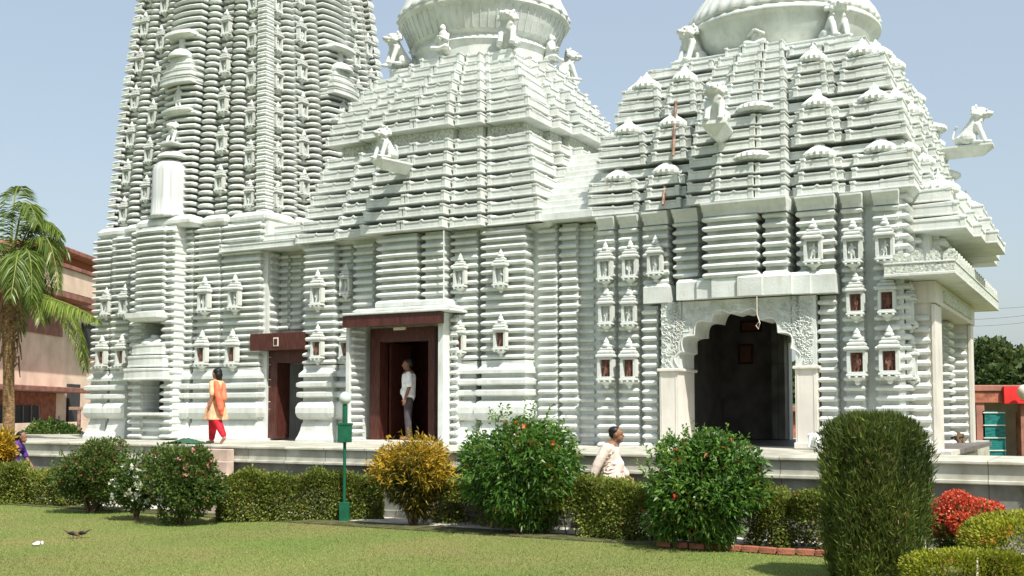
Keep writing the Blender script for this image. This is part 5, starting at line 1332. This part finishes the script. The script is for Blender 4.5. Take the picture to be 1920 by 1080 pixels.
# ------------------------------------------------------------------ people
def hand(mb, wrist, d, side, s=1.0, curl=.4):
    # palm, four unequal fingers with a bend, thumb from the side of the palm; d = direction of forearm
    w = Vector(wrist); d = Vector(d).normalized(); fw = Vector(side).normalized(); nrm = d.cross(fw).normalized()
    pc = w + d * .045 * s
    for k in (-1, 0, 1): mb.capsule(w + fw * .012 * k * s, w + d * .085 * s + fw * .020 * k * s, .016 * s, .014 * s, 8)
    for k, ln in zip((-1.5, -.5, .5, 1.5), (.062, .075, .080, .068)):
        b = w + d * .088 * s + fw * .0165 * k * s
        m1 = b + (d * math.cos(curl * .5) + nrm * math.sin(curl * .5)) * ln * .5 * s
        m2 = m1 + (d * math.cos(curl * 1.4) + nrm * math.sin(curl * 1.4)) * ln * .5 * s
        mb.capsule(b, m1, .0085 * s, .008 * s, 6); mb.capsule(m1, m2, .008 * s, .0065 * s, 6)
    tb = w + d * .03 * s + fw * .03 * s; tm = tb + (d * .7 + fw * .7) * .035 * s; mb.capsule(tb, tm, .011 * s, .010 * s, 6); mb.capsule(tm, tm + (d * .95 + nrm * .2) * .03 * s, .010 * s, .008 * s, 6)
def head(mb, c, s=1.0, f=(1, 0, 0)):
    c = Vector(c); f = Vector(f).normalized(); sd_ = Vector((-f.y, f.x, 0)); up = Vector((0, 0, 1))
    def P3(a, b, z): return tuple(c + f * a * s + sd_ * b * s + up * z * s)
    mb.ball(P3(-.008, 0, .02), (.088 * s, .080 * s, .100 * s), 16)
    mb.ball(P3(.025, 0, -.045), (.062 * s, .058 * s, .070 * s), 14); mb.ball(P3(.058, 0, -.088), .026 * s)       # jaw, chin
    mb.capsule(P3(.082, 0, .015), P3(.104, 0, -.022), .010 * s, .016 * s); mb.ball(P3(.085, 0, -.052), (.018 * s, .022 * s, .010 * s))
    mb.ball(P3(.078, 0, .038), (.02 * s, .05 * s, .012 * s))
    for k in (-1, 1): mb.ball(P3(-.005, k * .082, -.008), (.018 * s, .010 * s, .030 * s)); mb.ball(P3(.074, k * .032, .012), .013 * s)
def person(label, loc, rz, pose):
    t = thing('person', label, 'person', loc, rz)
    return t
def solid(name, m, par, fn, vox=.011, sm=3):
    g = MB(); fn(g); o = g.build(name, m, par); bake(o, vox, sm); return o
# --- man in the doorway: faces the picture's left
a = at_v(766, 818, .22)
mz = thing('person', 'man in white t-shirt and grey trousers standing in the tall doorway', 'person', b2w(a[0], .22, P + .075), RW * .4 + PI + .25)
H = 1.72
def b_(g):
    head(g, (.035, 0, 1.60)); g.capsule((0, 0, 1.42), (.02, 0, 1.52), .055, .052)
    g.capsule((0, 0, 1.00), (0, 0, 1.36), .125, .14)
    for s in (-1, 1):
        g.capsule((0, s * .15, 1.36), (-.02, s * .23, 1.12), .055, .045); g.capsule((-.02, s * .23, 1.12), (.06, s * .24, .88), .042, .030)
        hand(g, (.06, s * .24, .88), (.25, 0, -1), (1, 0, 0))
        g.capsule((0, s * .09, .92), (.01, s * .09, .50), .085, .058); g.capsule((.01, s * .09, .50), (-.01, s * .09, .10), .058, .040)
        g.capsule((-.03, s * .09, .045), (.15, s * .10, .035), .042, .035)
solid('body', M['skin'], mz, b_, .0085, 2)
def s_(g):
    g.capsule((0, 0, .96), (0, 0, 1.32), .150, .158); g.ball((0, 0, 1.33), (.13, .21, .10)); g.capsule((0, -.04, .93), (0, .04, .93), .145, .145); g.ball((.04, 0, 1.02), (.15, .165, .14))
    for s in (-1, 1): g.capsule((0, s * .16, 1.37), (-.02, s * .225, 1.17), .078, .073)
solid('shirt', M['white_cloth'], mz, s_, .014)
def t_(g):
    g.ball((0, 0, .90), (.135, .175, .13))
    for s in (-1, 1): g.capsule((0, s * .09, .86), (.015, s * .09, .50), .105, .080); g.capsule((.015, s * .09, .50), (-.01, s * .09, .09), .080, .066)
solid('trousers', M['grey_cloth'], mz, t_, .013)
def h_(g): g.ball((-.002, 0, 1.655), (.100, .090, .080), 16); g.ball((-.04, 0, 1.60), (.066, .084, .075), 14)
solid('hair', M['hair'], mz, h_, .009, 2)
# --- walking woman in peach kameez, moving to the picture's left
a = at_z(405, 832, P)
wz = thing('person', 'woman in long peach tunic, red trousers and orange scarf walking on the platform', 'person', a, BROT + PI)
def b_(g):
    head(g, (.03, 0, 1.47), .93); g.capsule((0, 0, 1.28), (.01, 0, 1.38), .048, .045); g.capsule((0, 0, .95), (0, 0, 1.22), .12, .12)
    g.capsule((0, .13, 1.24), (-.08, .20, 1.02), .05, .042); g.capsule((-.08, .20, 1.02), (-.02, .22, .80), .038, .028); hand(g, (-.02, .22, .80), (.3, 0, -1), (1, 0, 0), .92)
    g.capsule((0, -.13, 1.24), (.05, -.20, 1.02), .05, .042); g.capsule((.05, -.20, 1.02), (.22, -.17, .92), .038, .028); hand(g, (.22, -.17, .92), (.9, .2, -.4), (0, 1, 0), .92)
    g.capsule((0, -.08, .85), (.16, -.08, .48), .08, .055); g.capsule((.16, -.08, .48), (.20, -.08, .10), .052, .036); g.capsule((.18, -.08, .04), (.33, -.08, .03), .037, .028)
    g.capsule((0, .08, .85), (-.10, .08, .48), .08, .055); g.capsule((-.10, .08, .48), (-.30, .08, .16), .052, .036); g.capsule((-.31, .08, .12), (-.22, .08, .03), .035, .028)
solid('body', M['skin_light'], wz, b_, .0085, 2)
def k_f(g):
    g.capsule((0, 0, .98), (0, 0, 1.22), .145, .14); g.ball((0, 0, 1.25), (.11, .18, .08)); g.ball((.07, 0, 1.12), (.10, .13, .09)); g.ball((-.01, 0, .88), (.17, .19, .2))
    for s in (-1, 1): g.capsule((0, s * .14, 1.26), ((-.07 if s > 0 else .04), s * .20, 1.04), .066, .062)
    rings = []
    for z, rx, ry, dx in ((.95, .14, .165, 0), (.80, .19, .20, .01), (.62, .25, .22, .015), (.50, .29, .235, .02)):
        rings.append([(dx + rx * math.cos(a) * (1 + .05 * math.sin(5 * a)), ry * math.sin(a) * (1 + .06 * math.sin(7 * a + z * 3)), z) for a in [2 * PI * i / 28 for i in range(28)]])
    g.loft(rings)
solid('tunic', M['peach'], wz, k_f, .014)
def sal(g):
    g.capsule((.02, -.08, .80), (.16, -.08, .48), .11, .105); g.capsule((.16, -.08, .48), (.20, -.08, .12), .105, .066)
    g.capsule((0, .08, .80), (-.10, .08, .48), .11, .105); g.capsule((-.10, .08, .48), (-.28, .08, .19), .10, .064)
solid('trousers', M['red_cloth'], wz, sal, .013)
def hr(g): g.ball((-.012, 0, 1.515), (.100, .090, .080), 16); g.ball((-.055, 0, 1.44), (.068, .085, .105), 14); g.ball((-.06, 0, 1.37), (.055, .07, .06))
solid('hair', M['hair'], wz, hr, .009, 2)
def scf(g):
    for s in (1,):
        g.capsule((.05, .08, 1.29), (-.10, .12, 1.26), .045, .05); g.capsule((-.10, .12, 1.26), (-.20, .16, 1.0), .06, .085); g.capsule((-.20, .16, 1.0), (-.27, .15, .72), .085, .07)
        g.capsule((-.27, .15, .72), (-.30, .15, .60), .06, .03)
    g.capsule((.05, -.08, 1.29), (-.12, -.06, 1.24), .04, .05); g.capsule((-.12, -.06, 1.24), (-.22, .02, .95), .05, .07)
solid('scarf', M['orange_cloth'], wz, scf, .014)
def strp(g): g.tube([(.02, .10, 1.31), (.13, .03, 1.2), (.20, -.08, 1.02), (.20, -.16, .92)], .012, 6)
g = MB(); strp(g); g.build('bag_strap', M['black'], wz)
# --- man in cream kurta walking right behind the hedge
a = at_z(1146, 1003, 0.0)
kz_ = thing('person', 'man in cream kurta walking to the right behind the hedge', 'person', a, BROT * .55)
def b_(g):
    head(g, (.10, 0, 1.545)); g.capsule((.0, 0, 1.37), (.07, 0, 1.47), .06, .056); g.capsule((-.02, 0, 1.0), (0, 0, 1.32), .13, .14)
    g.capsule((-.03, -.19, 1.33), (-.17, -.25, 1.07), .06, .048); g.capsule((-.17, -.25, 1.07), (-.27, -.26, .83), .044, .032); hand(g, (-.27, -.26, .83), (-.25, 0, -1), (1, 0, 0))
    g.capsule((.0, .19, 1.33), (.05, .25, 1.07), .06, .048); g.capsule((.05, .25, 1.07), (.22, .24, .90), .044, .032); hand(g, (.22, .24, .90), (.8, 0, -.6), (0, -1, 0))
    g.capsule((0, -.09, .88), (.15, -.09, .48), .09, .06); g.capsule((.15, -.09, .48), (.16, -.09, .10), .056, .04); g.capsule((.14, -.09, .045), (.32, -.09, .035), .04, .032)
    g.capsule((0, .09, .88), (-.08, .09, .48), .09, .06); g.capsule((-.08, .09, .48), (-.30, .09, .14), .056, .04); g.capsule((-.31, .09, .11), (-.20, .09, .03), .038, .03)
solid('body', M['skin'], kz_, b_, .0085, 2)
def ku(g):
    g.capsule((-.01, 0, 1.0), (-.01, 0, 1.28), .165, .165); g.ball((-.01, 0, 1.31), (.135, .235, .10)); g.ball((.05, 0, 1.05), (.17, .17, .20)); g.ball((.0, 0, 1.37), (.085, .10, .05))
    g.capsule((-.03, -.19, 1.34), (-.165, -.25, 1.08), .085, .078); g.capsule((-.165, -.25, 1.08), (-.25, -.26, .88), .076, .066)
    g.capsule((0, .19, 1.34), (.05, .25, 1.08), .085, .075); g.capsule((.05, .25, 1.08), (.19, .24, .93), .07, .062)
    rings = []
    for z, rx, ry in ((1.02, .17, .19), (.85, .21, .215), (.65, .23, .225), (.48, .27, .235)):
        rings.append([(.01 + rx * math.cos(a) * (1 + .05 * math.sin(6 * a)), ry * math.sin(a) * (1 + .05 * math.sin(7 * a + z * 3)), z) for a in [2 * PI * i / 28 for i in range(28)]])
    g.loft(rings)
    rs2 = random.Random(2)
    for i in range(9):   # cloth folds
        z = .80 + i * .055; g.tube([(-.12, -.19, z + .02), (.0, -.215, z), (.13, -.17, z + .03)], [.004, .011, .004], 5)
solid('kurta', M['cream_cloth'], kz_, ku, .0125, 2)
def pj(g):
    g.capsule((0, -.09, .80), (.15, -.09, .46), .10, .09); g.capsule((.15, -.09, .46), (.16, -.09, .12), .09, .06)
    g.capsule((0, .09, .80), (-.08, .09, .46), .10, .09); g.capsule((-.08, .09, .46), (-.28, .09, .17), .085, .06)
solid('trousers', M['cream_cloth'], kz_, pj, .014)
def hr(g): g.ball((.058, 0, 1.600), (.098, .088, .078), 16); g.ball((.03, 0, 1.56), (.062, .083, .075), 14)
solid('hair', M['hair'], kz_, hr, .009, 2)
# --- figure in purple bending by the platform at the left edge
a = at_Y(19, 900, 23.3); a.z = 0
pz_ = thing('person', 'person in purple dress leaning forward at the left edge', 'person', a, -.2)
def b_(g):
    head(g, (.27, 0, 1.36), .95, (.9, 0, -.3)); g.capsule((.14, 0, 1.20), (.22, 0, 1.30), .05, .048); g.capsule((0, 0, .92), (.12, 0, 1.15), .13, .12)
    for s in (-1, 1):
        g.capsule((.14, s * .15, 1.14), (.24, s * .2, .90), .05, .04); g.capsule((.24, s * .2, .90), (.40, s * .18, .72), .038, .028); hand(g, (.40, s * .18, .72), (.7, 0, -.7), (0, 1, 0), .92)
        g.capsule((-.02, s * .09, .85), (.0, s * .09, .45), .09, .06); g.capsule((0, s * .09, .45), (-.02, s * .09, .10), .055, .04); g.capsule((-.03, s * .09, .04), (.13, s * .09, .03), .038, .03)
solid('body', M['skin'], pz_, b_, .009, 2)
def dr(g):
    g.capsule((0, 0, .95), (.12, 0, 1.16), .15, .15); g.ball((.12, 0, 1.18), (.13, .2, .09))
    for s in (-1, 1): g.capsule((.14, s * .15, 1.15), (.22, s * .19, .96), .07, .06)
    g.loft([[(rx * math.cos(a), ry * math.sin(a) * (1 + .05 * math.sin(6 * a)), z) for a in [2 * PI * i / 24 for i in range(24)]] for z, rx, ry in ((1.0, .15, .17), (.8, .19, .2), (.4, .21, .22), (.12, .24, .24))])
solid('dress', M['purple_cloth'], pz_, dr, .014)
def hr(g): g.ball((.225, 0, 1.405), (.10, .09, .085), 16); g.ball((.17, 0, 1.36), (.075, .085, .085), 14)
solid('hair', M['hair'], pz_, hr, .009, 2)

# remove the unplaced masters
for o in [LION, SEAT, FIG]:
    bpy.data.objects.remove(o)
for o in (NR, NW):
    for ch in list(o.children): bpy.data.objects.remove(ch)
    bpy.data.objects.remove(o)
